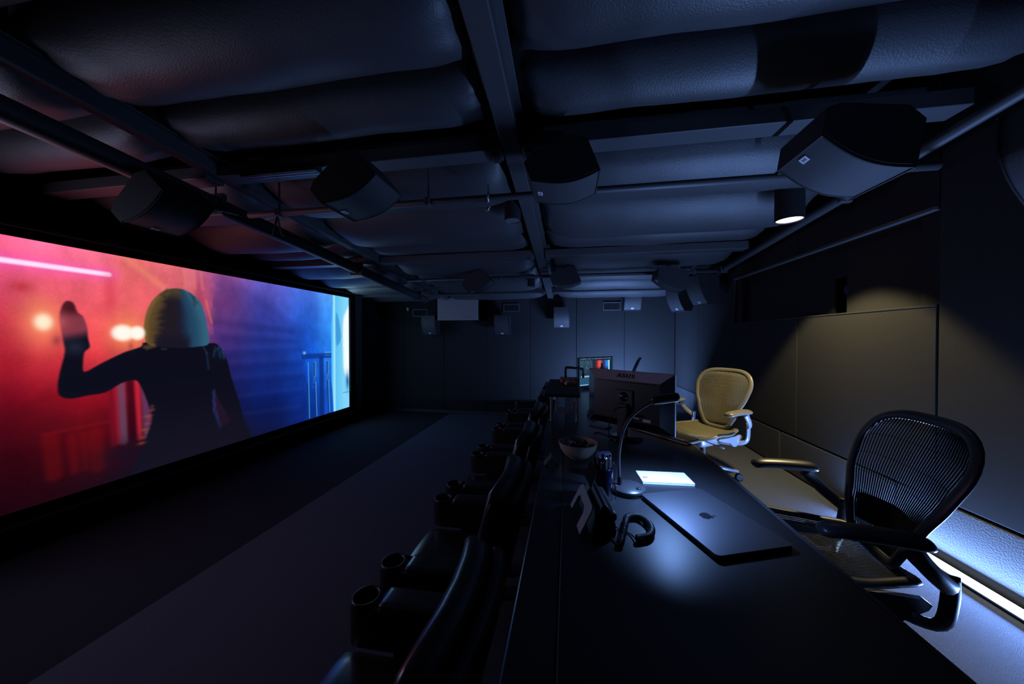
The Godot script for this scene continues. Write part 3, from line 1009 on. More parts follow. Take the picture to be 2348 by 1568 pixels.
func strands(f: Callable, count: int, radius: float, steps: int, cross := 0, cross_r := 0.0012) -> ArrayMesh:
	var st := st_new(true)
	for i in count:
		var a := -0.965 + 1.93 * i / (count - 1)
		var pts := []
		for k in steps + 1:
			pts.append(f.call(a, 0.015 + 0.97 * k / steps))
		add_tube(st, pts, radius, 4)
	for i in cross:
		var b := 0.03 + 0.94 * i / (cross - 1)
		var pts := []
		for k in 11:
			pts.append(f.call(-0.97 + 1.94 * k / 10.0, b) - Vector3(0, 0, radius * 0.6))
		add_tube(st, pts, cross_r, 3)
	return done(st)


func make_chair(called: String, label: String, frame: Material, mesh_m: Material, metal: Material, pad: Material, where: Vector3, turn: float, thick: float, count := 46, cross := 30) -> Node3D:
	var t := thing(called, label, "office chair", where, turn, "mesh office chairs behind the desk")
	var back := part("backrest_frame", tube(patch_rim(back_point), 0.021, 10, true, 0.55, Vector3(0, 0.28, 1).normalized()), frame, t)
	part("backrest_mesh", strands(back_point, count, thick, 12, cross, thick * 0.42), mesh_m, back)
	# lumbar pad behind the mesh
	var lum := st_new(true)
	var p := []
	for i in 13:
		var row := []
		for k in 5:
			var a := -0.86 + 1.72 * i / 12.0
			row.append(back_point(a, 0.1 + 0.2 * k / 4.0 + 0.05 * (1.0 - a * a)) + Vector3(0, 0, -0.022))
		p.append(row)
	for i in 12:
		for k in 4:
			facing_quad(lum, p[i][k], p[i + 1][k], p[i + 1][k + 1], p[i][k + 1], Vector3.FORWARD)
			var th := Vector3(0, 0, 0.012)
			facing_quad(lum, p[i][k] + th, p[i + 1][k] + th, p[i + 1][k + 1] + th, p[i][k + 1] + th, Vector3.BACK)
	part("lumbar_pad", done(lum), frame, back)
	var seat := part("seat_frame", tube(patch_rim(seat_point), 0.02, 10, true, 0.7, Vector3.UP), frame, t)
	part("seat_mesh", strands(seat_point, count, thick, 12, cross, thick * 0.42), mesh_m, seat)
	# under the seat: side plates with round pivots, tilt box, rear yoke
	for s in [-1.0, 1.0]:
		var plate := PackedVector2Array([Vector2(-0.2, 0.445), Vector2(0.0, 0.438), Vector2(0.1, 0.44), Vector2(0.12, 0.43), Vector2(0.05, 0.41), Vector2(-0.05, 0.385), Vector2(-0.09, 0.35), Vector2(-0.13, 0.345), Vector2(-0.16, 0.37), Vector2(-0.21, 0.41), Vector2(-0.22, 0.43)])
		part("side_plate", prism(plate, 0.02, Basis(Vector3(0, 0, 1), Vector3.UP, Vector3(-1, 0, 0))), metal, t, Vector3(0.225 * s + 0.01, 0, 0))
		part("pivot_disc", cyl(0.032, 0.03, 20), metal, t, Vector3(0.245 * s - 0.015, 0.395, -0.1), Basis(Vector3.BACK, PI / 2))
		# arm: pad, curved post, L-shaped stay
		var x: float = 0.335 * s
		var pad_pts := smooth_line([Vector3(x, 0.685, -0.15), Vector3(x, 0.69, -0.1), Vector3(x * 0.985, 0.69, 0.0), Vector3(x * 0.97, 0.685, 0.09), Vector3(x * 0.955, 0.675, 0.14)], 4)
		var rad := []
		for k in pad_pts.size():
			var u := float(k) / (pad_pts.size() - 1)
			rad.append(0.046 * sqrt(maxf(0.02, 1.0 - pow(absf(2.0 * u - 1.0), 6.0))))
		var arm := part("armrest", tube(pad_pts, rad, 12, false, 0.5, Vector3.UP), pad, t)
		part("arm_post", tube(smooth_line([Vector3(x, 0.665, -0.1), Vector3(x * 1.0, 0.63, -0.125), Vector3(x * 0.97, 0.58, -0.17), Vector3(x * 0.9, 0.54, -0.215), Vector3(x * 0.82, 0.52, -0.235)], 4), [0.03, 0.03, 0.029, 0.028, 0.027, 0.026, 0.026, 0.026, 0.026, 0.026, 0.026, 0.026, 0.026, 0.025, 0.024, 0.023, 0.022], 10, false, 0.6, Vector3.RIGHT), metal, arm)
		part("arm_stay", tube(smooth_line([Vector3(x * 0.82, 0.565, -0.235), Vector3(x * 0.84, 0.48, -0.23), Vector3(x * 0.82, 0.395, -0.21), Vector3(x * 0.6, 0.365, -0.16), Vector3(x * 0.25, 0.36, -0.1)], 4), 0.026, 10, false, 0.42, Vector3.RIGHT), metal, arm)
	part("tilt_box", soft_box(Vector3(0.17, 0.09, 0.3), 0.025, 5), metal, t, Vector3(0, 0.36, -0.02))
	part("tilt_lever", tube([Vector3(0.08, 0.37, 0.06), Vector3(0.2, 0.37, 0.08), Vector3(0.26, 0.365, 0.08)], 0.007, 6), metal, t)
	part("gas_column", cyl(0.026, 0.26, 16), M.plastic_black, t, Vector3(0, 0.09, 0))
	for k in 5:
		var w := TAU * k / 5.0 + 0.3
		var dir := Vector3(cos(w), 0, sin(w))
		var leg := part("base_leg", tube([dir * 0.02 + Vector3(0, 0.115, 0), dir * 0.15 + Vector3(0, 0.1, 0), dir * 0.31 + Vector3(0, 0.075, 0)], [0.032, 0.026, 0.018], 8, false, 0.7, Vector3.UP), metal, t)
		for s in [-1.0, 1.0]:
			part("caster", cyl(0.03, 0.016, 14), M.plastic_black, leg, dir * 0.31 + Vector3(0, 0.03, 0) + dir.cross(Vector3.UP) * (0.012 * s + 0.008), Basis(Vector3.UP, -w) * Basis(Vector3.RIGHT, PI / 2))
	return t


func office_chairs() -> void:
	# turn: forward (+z) points towards the desk
	make_chair("office_chair", "black mesh office chair pulled up beside the closed laptop", M.graphite, M.mesh_dark, M.graphite, M.arm_pad, at(1.06, 0, 1.62), face(-0.96, 0.16), 0.0028, 40, 7)
	make_chair("office_chair", "smoke grey mesh office chair under the warm spotlight behind the monitor", M.frame_smoke, M.mesh_smoke, M.alloy, M.frame_smoke, at(1.30, 0, 3.48), face(-0.83, -0.55), 0.0037, 44, 16)
	make_chair("office_chair", "dark mesh office chair near the far wall at the end of the desk", M.graphite, M.mesh_dark, M.graphite, M.arm_pad, at(0.78, 0, 5.6), face(-0.98, 0.19), 0.0032, 36, 6)


func face(x: float, d: float) -> float:
	return atan2(x, -d)


# ==================================================================== loudspeakers

# local: x across, y up, z out of the front; origin at the middle of the lower front edge's back corner
var spk := {}

func speaker_meshes() -> void:
	var w := 0.33
	var h := 0.43
	var n := 10
	var front := []
	for k in n + 1:
		var t := float(k) / n
		# depth of the front over the height: bulges forward
		var z := lerpf(0.16, 0.29, t) + 0.05 * sin(PI * t)
		front.append(Vector2(z, t * h))
	var st := st_new()
	# cabinet: sides follow the front curve set 8 mm back
	var outline := PackedVector2Array([Vector2(0.03, 0)])
	for q in front:
		outline.append(Vector2(q.x - 0.012, q.y))
	outline.append(Vector2(0.06, h))
	outline.append(Vector2(0.0, h * 0.82))
	outline.append(Vector2(0.0, 0.06))
	add_prism(st, outline, w, Basis(Vector3(0, 0, 1), Vector3.UP, Vector3(-1, 0, 0)), Vector3(w / 2, 0, 0))
	spk.cabinet = done(st)
	# grille: a curved sheet with thickness and a folded rim
	var gst := st_new(true)
	for k in n:
		var a: Vector2 = front[k]
		var b: Vector2 = front[k + 1]
		var x: float = w / 2 - 0.006
		facing_quad(gst, Vector3(-x, a.y, a.x), Vector3(x, a.y, a.x), Vector3(x, b.y, b.x), Vector3(-x, b.y, b.x), Vector3.BACK)
	spk.grille = done(gst)
	var rim := st_new()
	for s in [-1.0, 1.0]:
		var x: float = s * (w / 2 - 0.004)
		for k in n:
			var a: Vector2 = front[k]
			var b: Vector2 = front[k + 1]
			var i := Vector3(-s * 0.008, 0, 0)
			facing_quad(rim, Vector3(x, a.y, a.x + 0.003), Vector3(x, b.y, b.x + 0.003), Vector3(x, b.y, b.x + 0.003) + i, Vector3(x, a.y, a.x + 0.003) + i, Vector3.BACK)
			facing_quad(rim, Vector3(x, a.y, a.x + 0.003), Vector3(x, b.y, b.x + 0.003), Vector3(x, b.y, b.x - 0.014), Vector3(x, a.y, a.x - 0.014), Vector3(s, 0, 0))
	add_box(rim, Vector3(0, 0.004, 0.16), Vector3(w, 0.008, 0.02), 0.001)
	add_box(rim, Vector3(0, h - 0.004, 0.287), Vector3(w, 0.008, 0.02), 0.001)
	spk.rim = done(rim)
	var lg := st_new()
	add_box(lg, Vector3(0, 0, 0), Vector3(0.05, 0.034, 0.002), 0.0005)
	spk.logo = done(lg)
	var mk := st_new()
	for k in 3:
		add_box(mk, Vector3(-0.009 + 0.009 * k, 0.0, 0.0014), Vector3(0.004, 0.017 - 0.003 * (k % 2), 0.001), 0.0)
	spk.mark = done(mk)


func speaker(label: String, group: String, origin: Vector3, bs: Basis, bracket: Vector3) -> Node3D:
	if spk.is_empty():
		speaker_meshes()
	var t := thing("loudspeaker", label, "loudspeaker", origin, 0.0, group)
	t.basis = bs
	part("cabinet", spk.cabinet, M.speaker_box, t)
	var g := part("grille", spk.grille, M.speaker_grille, t)
	part("grille_rim", spk.rim, M.speaker_box, g)
	var tilt := Basis(Vector3.RIGHT, 0.57)
	var l := part("logo_plate", spk.logo, M.silver_print, g, Vector3(0, 0.04, 0.1905), tilt)
	part("logo_mark", spk.mark, M.mark_black, l)
	# bracket from the back of the cabinet to its mounting point, given in the speaker's axes
	part("mounting_bracket", tube([Vector3(0, 0.2, 0.005), (Vector3(0, 0.2, 0.0) + bracket) / 2 + Vector3(0, 0.02, 0), bracket], 0.018, 8), M.steel_black, t)
	part("bracket_yoke", box(Vector3(0.16, 0.05, 0.02), 0.003), M.steel_black, t, Vector3(0, 0.2, -0.008))
	return t


func speakers() -> void:
	# hung from the cross pipes: width axis along the room, front pointing down into it.
	# [x, y, d of the middle of the logo edge, slope of the front across the room, label]
	var hung := [
		[-1.45, 2.15, 1.92, 0.42, "loudspeaker hanging from the thin pipe between the two long beams, above the carpet"],
		[-0.21, 2.25, 2.05, 0.08, "loudspeaker hanging face down right beside the middle ceiling beam, above the bowl"],
		[1.08, 2.23, 1.80, -0.48, "large-looking loudspeaker hanging beside the lit spotlight, with a visible maker's plate"],
		[-2.87, 2.10, 1.87, 0.55, "loudspeaker hung behind the thick pipe, just above the projection screen"],
		[-1.44, 2.03, 4.75, 0.42, "loudspeaker hanging in the dark ceiling above the far seats"],
		[-0.21, 2.10, 4.75, 0.08, "loudspeaker beside the middle ceiling beam towards the far wall"],
		[1.12, 2.13, 4.62, -0.48, "loudspeaker hanging below the ceiling next to the unlit can light by the wall"]]
	for s in hung:
		# the grille leans 16.8 degrees from the cabinet's back
		var turn: float = atan(s[3]) + deg_to_rad(16.8)
		var up := Vector3(cos(turn), sin(turn), 0)          # from the logo edge to the other edge
		var front := Vector3(sin(turn), -cos(turn), 0)      # out of the grille
		var bs := Basis(up.cross(front) * 0.95, up * 0.86, front * 0.86)
		var org: Vector3 = at(s[0], s[1], s[2]) - front * 0.16 * 0.86
		speaker(s[4], "loudspeakers hung under the ceiling", org, bs, bs.inverse() * (at(s[0] + 0.2, 2.37 if s[2] < 4 else 2.3, 2.32 if s[2] < 4 else 5.02) - org))
	# on the far wall
	for s in [[-3.06, 1.42, "loudspeaker on the far wall under the grey cabinet, next to the screen"], [-1.40, 1.41, "loudspeaker on the far wall just below the middle vent"], [-0.13, 1.56, "loudspeaker on the far wall in line with the middle ceiling beam"], [1.29, 1.91, "loudspeaker high on the far wall beside the vent above the monitors"]]:
		speaker(s[2], "loudspeakers on the far wall", at(s[0], s[1], D_BACK - 0.10), Basis.IDENTITY, Vector3(0, 0.2, -0.09))
	# on the rear wall: fronts towards the screen
	for s in [[2.08, 1.82, 6.35, -1.2, "loudspeaker on the felt wall closest to the corner with the far wall"], [2.08, 1.83, 5.3, -1.3, "loudspeaker on the felt wall just beyond the projection window"], [2.06, 1.84, 1.55, -1.5708, "loudspeaker on the felt wall near the loudspeaker that hangs by the spotlight"]]:
		speaker(s[4], "loudspeakers on the rear wall", at(s[0], s[1], s[2]), Basis(Vector3.UP, s[3]), Vector3(0, 0.2, -0.12))


# ==================================================================== ceiling fittings

func pipe(label: String, a: Vector3, b: Vector3, r: float, clamps: Array) -> void:
	var o := thing("ceiling_pipe", label, "pipe", a, 0.0, "pipes under the ceiling")
	part("tube", tube([Vector3.ZERO, (b - a) * 0.5, b - a], r, 20), M.pipe_black, o)
	var dir := (b - a).normalized()
	for k in clamps:
		var pos: Vector3 = (b - a) * float(k)
		var bs := Basis(dir.cross(Vector3.UP).normalized(), Vector3.UP, -dir)
		var c := part("clamp", box(Vector3(r * 2.6, r * 2.6, 0.04), 0.006), M.steel_black, o, pos, bs)
		part("hanger_rod", cyl(0.007, 0.22, 8), M.steel_black, c, Vector3(0, r, 0))


func ceiling_fittings() -> void:
	pipe("thick black pipe running along above the top of the projection screen", at(-2.85, 2.615 + 0.079, -1.0), at(-2.83, 2.615 - 0.079 * 6.3, 6.3), 0.068, [0.2, 0.45, 0.7, 0.95])
	pipe("thin black cross pipe carrying the loudspeakers above the desk lamp", at(-2.56, 2.35, 2.32), at(2.12, 2.35, 2.32), 0.024, [0.06, 0.33, 0.92])
	pipe("thin black cross pipe carrying the loudspeakers above the far chairs", at(-2.56, 2.28, 5.02), at(2.12, 2.28, 5.02), 0.024, [0.06, 0.33, 0.92])
	pipe("thin black cross pipe just in front of the far wall", at(-2.6, 2.25, 6.5), at(2.0, 2.25, 6.5), 0.024, [0.1, 0.4, 0.9])
	pipe("black rail pipe along the top of the felt wall", at(2.10, 2.63, 0.3), at(2.08, 2.13, 6.9), 0.034, [0.1, 0.4, 0.7])

	# zinc clamp left on the cross pipe
	var c := thing("pipe_clamp", "zinc scaffold clamp gripping the thin pipe left of the middle beam".replace("left of", "next to"), "clamp", at(-0.56, 2.35, 2.32))
	part("collar", tube(smooth_line([Vector3(0, 0.03, 0), Vector3(0, 0, 0.03), Vector3(0, -0.03, 0), Vector3(0, 0, -0.03)], 4, true), 0.008, 6, true), M.zinc, c)
	part("bolt", cyl(0.006, 0.07, 8), M.zinc, c, Vector3(0.0, 0.02, 0.01))
	part("hook", tube(smooth_line([Vector3(0, -0.03, 0), Vector3(0.01, -0.06, 0.01), Vector3(-0.01, -0.09, 0.0), Vector3(-0.025, -0.075, 0)], 4), 0.006, 6), M.zinc, c)

	# track on the first cross beam near the screen side
	var t := thing("lighting_track", "short black double slot track fixed under the cross beam", "track", at(-2.05, roof_y(2.16) - 0.16, 2.1))
	part("channel", box(Vector3(0.62, 0.03, 0.07), 0.003), M.plastic_black, t)
	for k in 2:
		part("rail", box(Vector3(0.58, 0.004, 0.008), 0.001), M.zinc, t, Vector3(0, -0.016, -0.014 + 0.028 * k))
	var h := thing("ceiling_hook", "small black forked hook under the track by the thick pipe", "hook", at(-2.3, 2.3, 2.32))
	part("shackle", tube(smooth_line([Vector3(-0.04, -0.12, 0), Vector3(-0.02, -0.05, 0), Vector3(0, 0.02, 0), Vector3(0.02, -0.05, 0), Vector3(0.05, -0.13, 0)], 4), 0.008, 6), M.steel_black, h)
	part("eye", tube(smooth_line([Vector3(0, 0.06, 0), Vector3(0.018, 0.04, 0), Vector3(0, 0.02, 0), Vector3(-0.018, 0.04, 0)], 4, true), 0.005, 6, true), M.steel_black, h)


func can_light(label: String, where: Vector3, r: float, len_: float, lit: bool) -> Node3D:
	var o := thing("can_light", label, "ceiling light", where, 0.0, "cylinder downlights")
	part("housing", lathe([[r * 0.93, 0.012], [r * 0.95, 0.0], [r, 0.0], [r, len_], [0.0, len_]], 32, false), M.black_paint, o)
	part("trim_ring", lathe([[r * 0.9, 0.03], [r * 0.9, 0.006], [r * 0.97, 0.0]], 32, false), M.steel_black, o)
	part("bulb_face" if lit else "reflector", cyl(r * 0.9, 0.012, 32), M.warm_glow if lit else M.wrap_silver, o, Vector3(0, 0.008, 0))
	part("stem", cyl(0.012, 0.16, 10), M.steel_black, o, Vector3(0, len_, 0))
	return o


func wall_fittings() -> void:
	# vents
	for v in [[-3.42, 1.94, "air vent on the far wall between the screen and the grey cabinet"], [-1.25, 2.03, "air vent on the far wall above the loudspeaker next to the grey cabinet"], [0.92, 2.03, "air vent on the far wall beside the highest loudspeaker"]]:
		var o := thing("air_vent", v[2], "vent", at(v[0], v[1], D_BACK - 0.008), 0.0, "air vents on the far wall")
		var w := 0.37
		var hh := 0.18
		for s in [-1.0, 1.0]:
			part("frame_rail", box(Vector3(w, 0.025, 0.018), 0.002), M.steel_black, o, Vector3(0, s * (hh / 2 - 0.012), 0))
			part("frame_stile", box(Vector3(0.025, hh - 0.05, 0.018), 0.002), M.steel_black, o, Vector3(s * (w / 2 - 0.0125), 0, 0))
		part("duct", box(Vector3(w - 0.05, hh - 0.05, 0.004), 0.0), M.velvet, o, Vector3(0, 0, -0.004))
		for k in 12:
			part("louver", box(Vector3(0.006, hh - 0.05, 0.012), 0.001), M.steel_black, o, Vector3(-0.145 + 0.0264 * k, 0, 0))
	# grey cabinet
	var g := thing("wall_cabinet", "pale grey box cabinet hung high in front of the far wall", "cabinet", at(-2.38, 1.74, 6.95))
	part("carcass", box(Vector3(0.92, 0.5, 0.34), 0.004), M.black_paint, g, Vector3(0, 0.25, -0.19))
	part("front_plate", box(Vector3(0.92, 0.5, 0.018), 0.003), M.grey_panel, g, Vector3(0, 0.25, -0.01))
	for s in [[-0.35, 0.06], [0.27, 0.06], [-0.35, 0.45], [0.27, 0.45]]:
		part("screw", cyl(0.009, 0.006, 10), M.mark_black, g, Vector3(s[0], s[1], -0.003), Basis(Vector3.RIGHT, PI / 2))
	for s in [-1.0, 1.0]:
		part("hanger", box(Vector3(0.03, 0.2, 0.03), 0.002), M.steel_black, g, Vector3(s * 0.38, 0.58, -0.15))
	# small white sensor
	var se := thing("motion_sensor", "tiny white sensor on the far wall at the screen corner", "sensor", at(-3.72, 2.03, D_BACK - 0.02))
	part("body", soft_box(Vector3(0.05, 0.07, 0.04), 0.012, 4), M.paper, se)
	part("window_lens", soft_box(Vector3(0.03, 0.02, 0.012), 0.004, 4), M.grey_panel, se, Vector3(0, -0.012, 0.02))


# ==================================================================== lamps

func lamps() -> void:
	# warm spotlight over the far chair
	var spot_at := at(1.72, 2.275, 2.95)
	var o := can_light("black cylinder spotlight, lit warm white, by the projection window", spot_at, 0.095, 0.36, true)
	var sp := SpotLight3D.new()
	sp.name = "spot_light"
	sp.light_color = Color(1.0, 0.91, 0.68)
	sp.light_energy = 4.2
	sp.spot_angle = 47.0
	sp.spot_angle_attenuation = 0.25
	sp.spot_range = 8.0
	sp.spot_attenuation = 2.0
	sp.light_size = 0.05
	sp.shadow_enabled = true
	add_child(sp)
	sp.position = spot_at + Vector3(0, -0.008, 0)
	sp.rotation.x = -PI / 2
	can_light("unlit black cylinder light beside the middle beam, above the cross pipe's clamp", at(-0.5, 2.42, 3.0), 0.075, 0.28, false)
	can_light("unlit black cylinder light near the far end of the middle beam", at(-0.58, 2.17, 5.3), 0.06, 0.25, false)
	can_light("unlit black cylinder light with a shining rim near the far corner", at(1.62, 2.29, 4.95), 0.07, 0.2, false)

	# LED strip at the foot of the felt wall
	led_strip("bright white LED strip along the foot of the padded wall", at(2.14, 0.035, 2.1), Vector3(0, 0, 1), 1.7, Vector3(-0.75, 1.0, 0), 9.5)
	# a second one on the floor behind the far end of the desk, washing the far wall
	led_strip("white LED strip on the floor behind the far end of the desk", at(1.0, 0.035, 6.3), Vector3(1, 0, 0), 0.8, Vector3(0, 0.8, -1), 15.0)


func led_strip(label: String, mid: Vector3, along: Vector3, length: float, out: Vector3, energy: float) -> void:
	var o := thing("led_strip", label, "strip light", mid, 0.0, "LED strips on the floor")
	var f := out.normalized()
	var up := f.cross(along).normalized()
	var bs := Basis(along, up, f)
	part("channel", box(Vector3(length, 0.05, 0.02), 0.002), M.alloy, o, -f * 0.012, bs)
	part("led_diffuser", box(Vector3(length - 0.01, 0.042, 0.008), 0.003), M.led_glow, o, f * 0.003, bs)
	var a := AreaLight3D.new()
	a.name = "led_light"
	a.area_size = Vector2(length - 0.02, 0.04)
	a.light_color = Color(0.5, 0.67, 1.0)
	a.light_energy = energy
	a.area_range = 12.0
	a.shadow_enabled = true
	add_child(a, true)
	a.transform = Transform3D(Basis(along, f.cross(along) * -1.0, -f).orthonormalized(), mid + f * 0.012)
	# the light shines along its own -z
	if (-a.basis.z).dot(f) < 0.0:
		a.basis = Basis(along, -a.basis.y, -a.basis.z)


# ==================================================================== things on the desk

func desk_things() -> void:
	laptop()
	notepad()
	desk_lamp()
	telephone()
	bowl_and_sweets()
	pen_cup()
	monitor_seen_from_behind()
	far_monitor()
	keyboard()
	far_shelf()
	small_things()


func rounded_rect(w: float, h: float, r: float, n := 5) -> PackedVector2Array:
	var out := PackedVector2Array()
	for c in [[1, 1, 0.0], [-1, 1, PI / 2], [-1, -1, PI], [1, -1, 1.5 * PI]]:
		for k in n + 1:
			var w_: float = c[2] + PI / 2 * k / n
			out.append(Vector2(c[0] * (w / 2 - r) + cos(w_) * r, c[1] * (h / 2 - r) + sin(w_) * r))
	return out


# lays an outline drawn in x (across) and y (away) flat: y of the drawing becomes -z
const FLAT := Basis(Vector3(1, 0, 0), Vector3(0, 0, -1), Vector3(0, 1, 0))


func laptop() -> void:
	var t := thing("laptop", "closed dark grey laptop with a black fruit mark on its lid", "laptop", at(0.444, DESK, 1.153), deg_to_rad(20.35))
	for k in [[-0.1, -0.15], [0.1, -0.15], [-0.1, 0.15], [0.1, 0.15]]:
		part("rubber_foot", cyl(0.006, 0.0018, 10, -1.0, 0.0005), M.plastic_black, t, Vector3(k[0], 0, k[1]))
	part("base", prism(rounded_rect(0.246, 0.354, 0.014), 0.0088, FLAT), M.laptop_side, t, Vector3(0, 0.0018, 0))
	var lid := part("lid", prism(rounded_rect(0.248, 0.356, 0.014), 0.0052, FLAT), M.laptop_grey, t, Vector3(0, 0.0112, 0))
	part("hinge", box(Vector3(0.006, 0.003, 0.26), 0.001), M.plastic_black, t, Vector3(-0.119, 0.0106, 0))
	# the mark: a bitten round fruit with a leaf, its top towards the far long side
	var fruit := PackedVector2Array()
	var pts := [[0.0, -0.020], [0.006, -0.0225], [0.011, -0.021], [0.0165, -0.013], [0.0185, -0.007], [0.0150, -0.003], [0.0138, 0.002], [0.0150, 0.007], [0.0172, 0.0095], [0.013, 0.0135], [0.0075, 0.014], [0.001, 0.0122], [-0.005, 0.0138], [-0.011, 0.0135], [-0.016, 0.010], [-0.019, 0.003], [-0.0185, -0.006], [-0.0145, -0.0155], [-0.0095, -0.0215], [-0.005, -0.0225]]
	for p in smooth_line(pts.map(func(q): return Vector2(q[0], q[1])), 3, true):
		fruit.append(p)
	var leaf := PackedVector2Array([Vector2(0.0005, 0.016), Vector2(0.001, 0.021), Vector2(0.0045, 0.0255), Vector2(0.0085, 0.027), Vector2(0.0085, 0.022), Vector2(0.005, 0.0175)])
	var st := st_new()
	var turn := Basis(Vector3(0, 0, 1), Vector3(1, 0, 0), Vector3(0, 1, 0))
	add_prism(st, fruit, 0.0004, turn)
	add_prism(st, leaf, 0.0004, turn)
	part("fruit_mark", done(st), M.mark_black, lid, Vector3(0.0, 0.0052, 0.0))


func notepad() -> void:
	var t := thing("notepad", "white notepad with a small red print in one corner, brightly lit beside the lamp", "notepad", at(0.3975, DESK, 1.465), deg_to_rad(3.0))
	part("pages", box(Vector3(0.2, 0.009, 0.112), 0.0006), M.paper, t, Vector3(0, 0.0045, 0))
	part("top_sheet", box(Vector3(0.2, 0.0006, 0.112), 0.0001), M.paper, t, Vector3(0.0006, 0.0094, 0.0005))
	var st := st_new()
	for k in 3:
		add_box(st, Vector3(-0.085 + 0.0065 * k, 0.0099, 0.012), Vector3(0.0045, 0.0003, 0.012 - 0.002 * k), 0.0)
	part("printed_mark", done(st), M.print_red, t)


func desk_lamp() -> void:
	var t := thing("desk_lamp", "black gooseneck desk lamp with a round base and a slim lit head", "desk lamp", at(0.229, DESK, 1.326))
	part("base", lathe([[0.0, 0.0], [0.06, 0.0], [0.063, 0.003], [0.063, 0.017], [0.0605, 0.02], [0.0, 0.0205]], 40), M.lamp_black, t)
	part("switch", cyl(0.0085, 0.006, 16), M.plastic_black, t, Vector3(0.036, 0.0195, 0.018))
	part("stem_foot", cyl(0.0085, 0.034, 16), M.gloss_black, t, Vector3(-0.029, 0.0195, -0.011))
	var neck := []
	for q in [[0.2, 0.8, 1.337], [0.198, 0.83, 1.337], [0.198, 0.902, 1.337], [0.211, 0.985, 1.334], [0.229, 1.031, 1.326], [0.258, 1.068, 1.321], [0.289, 1.094, 1.316], [0.319, 1.112, 1.313]]:
		neck.append(at(q[0], q[1], q[2]) - at(0.229, DESK, 1.326))
	part("gooseneck", tube(smooth_line(neck, 6), 0.0055, 10), M.pipe_black, t)
	var a := at(0.312, 1.114, 1.315)
	var b := at(0.402, 1.136, 1.296)
	var org := at(0.229, DESK, 1.326)
	var hx := (b - a).normalized()
	var hz := hx.cross(Vector3.UP).normalized()
	var hb := Basis(hx, hz.cross(hx), hz)
	var head := part("lamp_head", soft_box(Vector3(0.1, 0.034, 0.034), 0.015, 6), M.plastic_black, t, (a + b) / 2 - org, hb)
	part("led_window", box(Vector3(0.06, 0.003, 0.006), 0.0008), M.lamp_glow, head, Vector3(0.012, -0.0157, 0))
	var sp := SpotLight3D.new()
	sp.name = "desk_lamp_light"
	sp.light_color = Color(0.5, 0.68, 1.0)
	sp.light_energy = 1.05
	sp.spot_angle = 58.0
	sp.spot_angle_attenuation = 1.0
	sp.spot_range = 6.0
	sp.spot_attenuation = 2.0
	sp.light_size = 0.02
	sp.shadow_enabled = true
	add_child(sp)
	sp.position = (a + b) / 2 + hb * Vector3(0.012, -0.034, 0)
	sp.rotation.x = -PI / 2


func telephone() -> void:
	# wedge-shaped set facing the chairs; its pale stand bracket is on the side of the seats
	var t := thing("telephone", "black desk telephone seen from behind, with a pale grey stand bracket and coiled cord", "telephone", at(0.055, DESK, 1.10), deg_to_rad(8.0))
	var prof := PackedVector2Array([Vector2(0.0, 0.0), Vector2(0.07, 0.0), Vector2(0.074, 0.012), Vector2(0.072, 0.04), Vector2(0.064, 0.066), Vector2(0.052, 0.086), Vector2(0.042, 0.096), Vector2(0.034, 0.094), Vector2(0.016, 0.05)])
	part("body", prism(prof, 0.2), M.plastic_black, t, Vector3(0, 0, -0.1))
	part("display", box(Vector3(0.004, 0.06, 0.1), 0.001), M.gloss_black, t, Vector3(0.03, 0.128, -0.05), Basis(Vector3.BACK, -0.35))
	part("handset", soft_box(Vector3(0.03, 0.03, 0.19), 0.013, 5), M.plastic_black, t, Vector3(0.07, 0.05, -0.01))
	# bracket: an arch of sheet metal leaning against the back
	var arch := PackedVector2Array([Vector2(-0.085, 0.0), Vector2(-0.085, 0.075), Vector2(-0.07, 0.09), Vector2(0.082, 0.09), Vector2(0.095, 0.078), Vector2(0.095, 0.0), Vector2(0.045, 0.0), Vector2(0.045, 0.045), Vector2(0.03, 0.06), Vector2(-0.045, 0.06), Vector2(-0.055, 0.05), Vector2(-0.055, 0.0)])
	part("stand_bracket", prism(arch, 0.004, Basis(Vector3(0, 0, 1), Vector3(0.45, 0.893, 0).normalized(), Vector3(-0.893, 0.45, 0).normalized())), M.phone_grey, t, Vector3(-0.03, 0.002, 0.0))
	# coiled cord
	var line := []
	for q in [[0.148, 0.967], [0.162, 1.015], [0.179, 1.077], [0.193, 1.112], [0.226, 1.12], [0.249, 1.088], [0.25, 1.046], [0.232, 1.012], [0.197, 0.996]]:
		line.append(at(q[0], DESK + 0.012, q[1]))
	var spine := smooth_line(line, 40)
	var coil := []
	var run := 0.0
	for i in spine.size() - 1:
		var p: Vector3 = spine[i]
		var tan_: Vector3 = (spine[i + 1] - p).normalized()
		var s := tan_.cross(Vector3.UP).normalized()
		run += spine[i + 1].distance_to(p)
		for k in 3:
			var w := TAU * (i + k / 3.0) / 5.0
			coil.append(p.lerp(spine[i + 1], k / 3.0) + s * cos(w) * 0.0085 + Vector3.UP * sin(w) * 0.0085)
	var inv := t.transform.affine_inverse()
	var loc := coil.map(func(p): return inv * p)
	var cord := part("coiled_cord", tube(loc, 0.0021, 5), M.plastic_black, t)
	for l in [[[0.118, 0.775, 1.03], [0.126, 0.765, 1.005], [0.138, 0.764, 0.98], [0.148, 0.77, 0.967]], [[0.197, 0.77, 0.996], [0.185, 0.764, 1.03], [0.16, 0.764, 1.05], [0.128, 0.775, 1.07]]]:
		part("cord_end", tube(smooth_line(l.map(func(q): return inv * at(q[0], q[1], q[2])), 6), 0.0022, 6), M.plastic_black, cord)


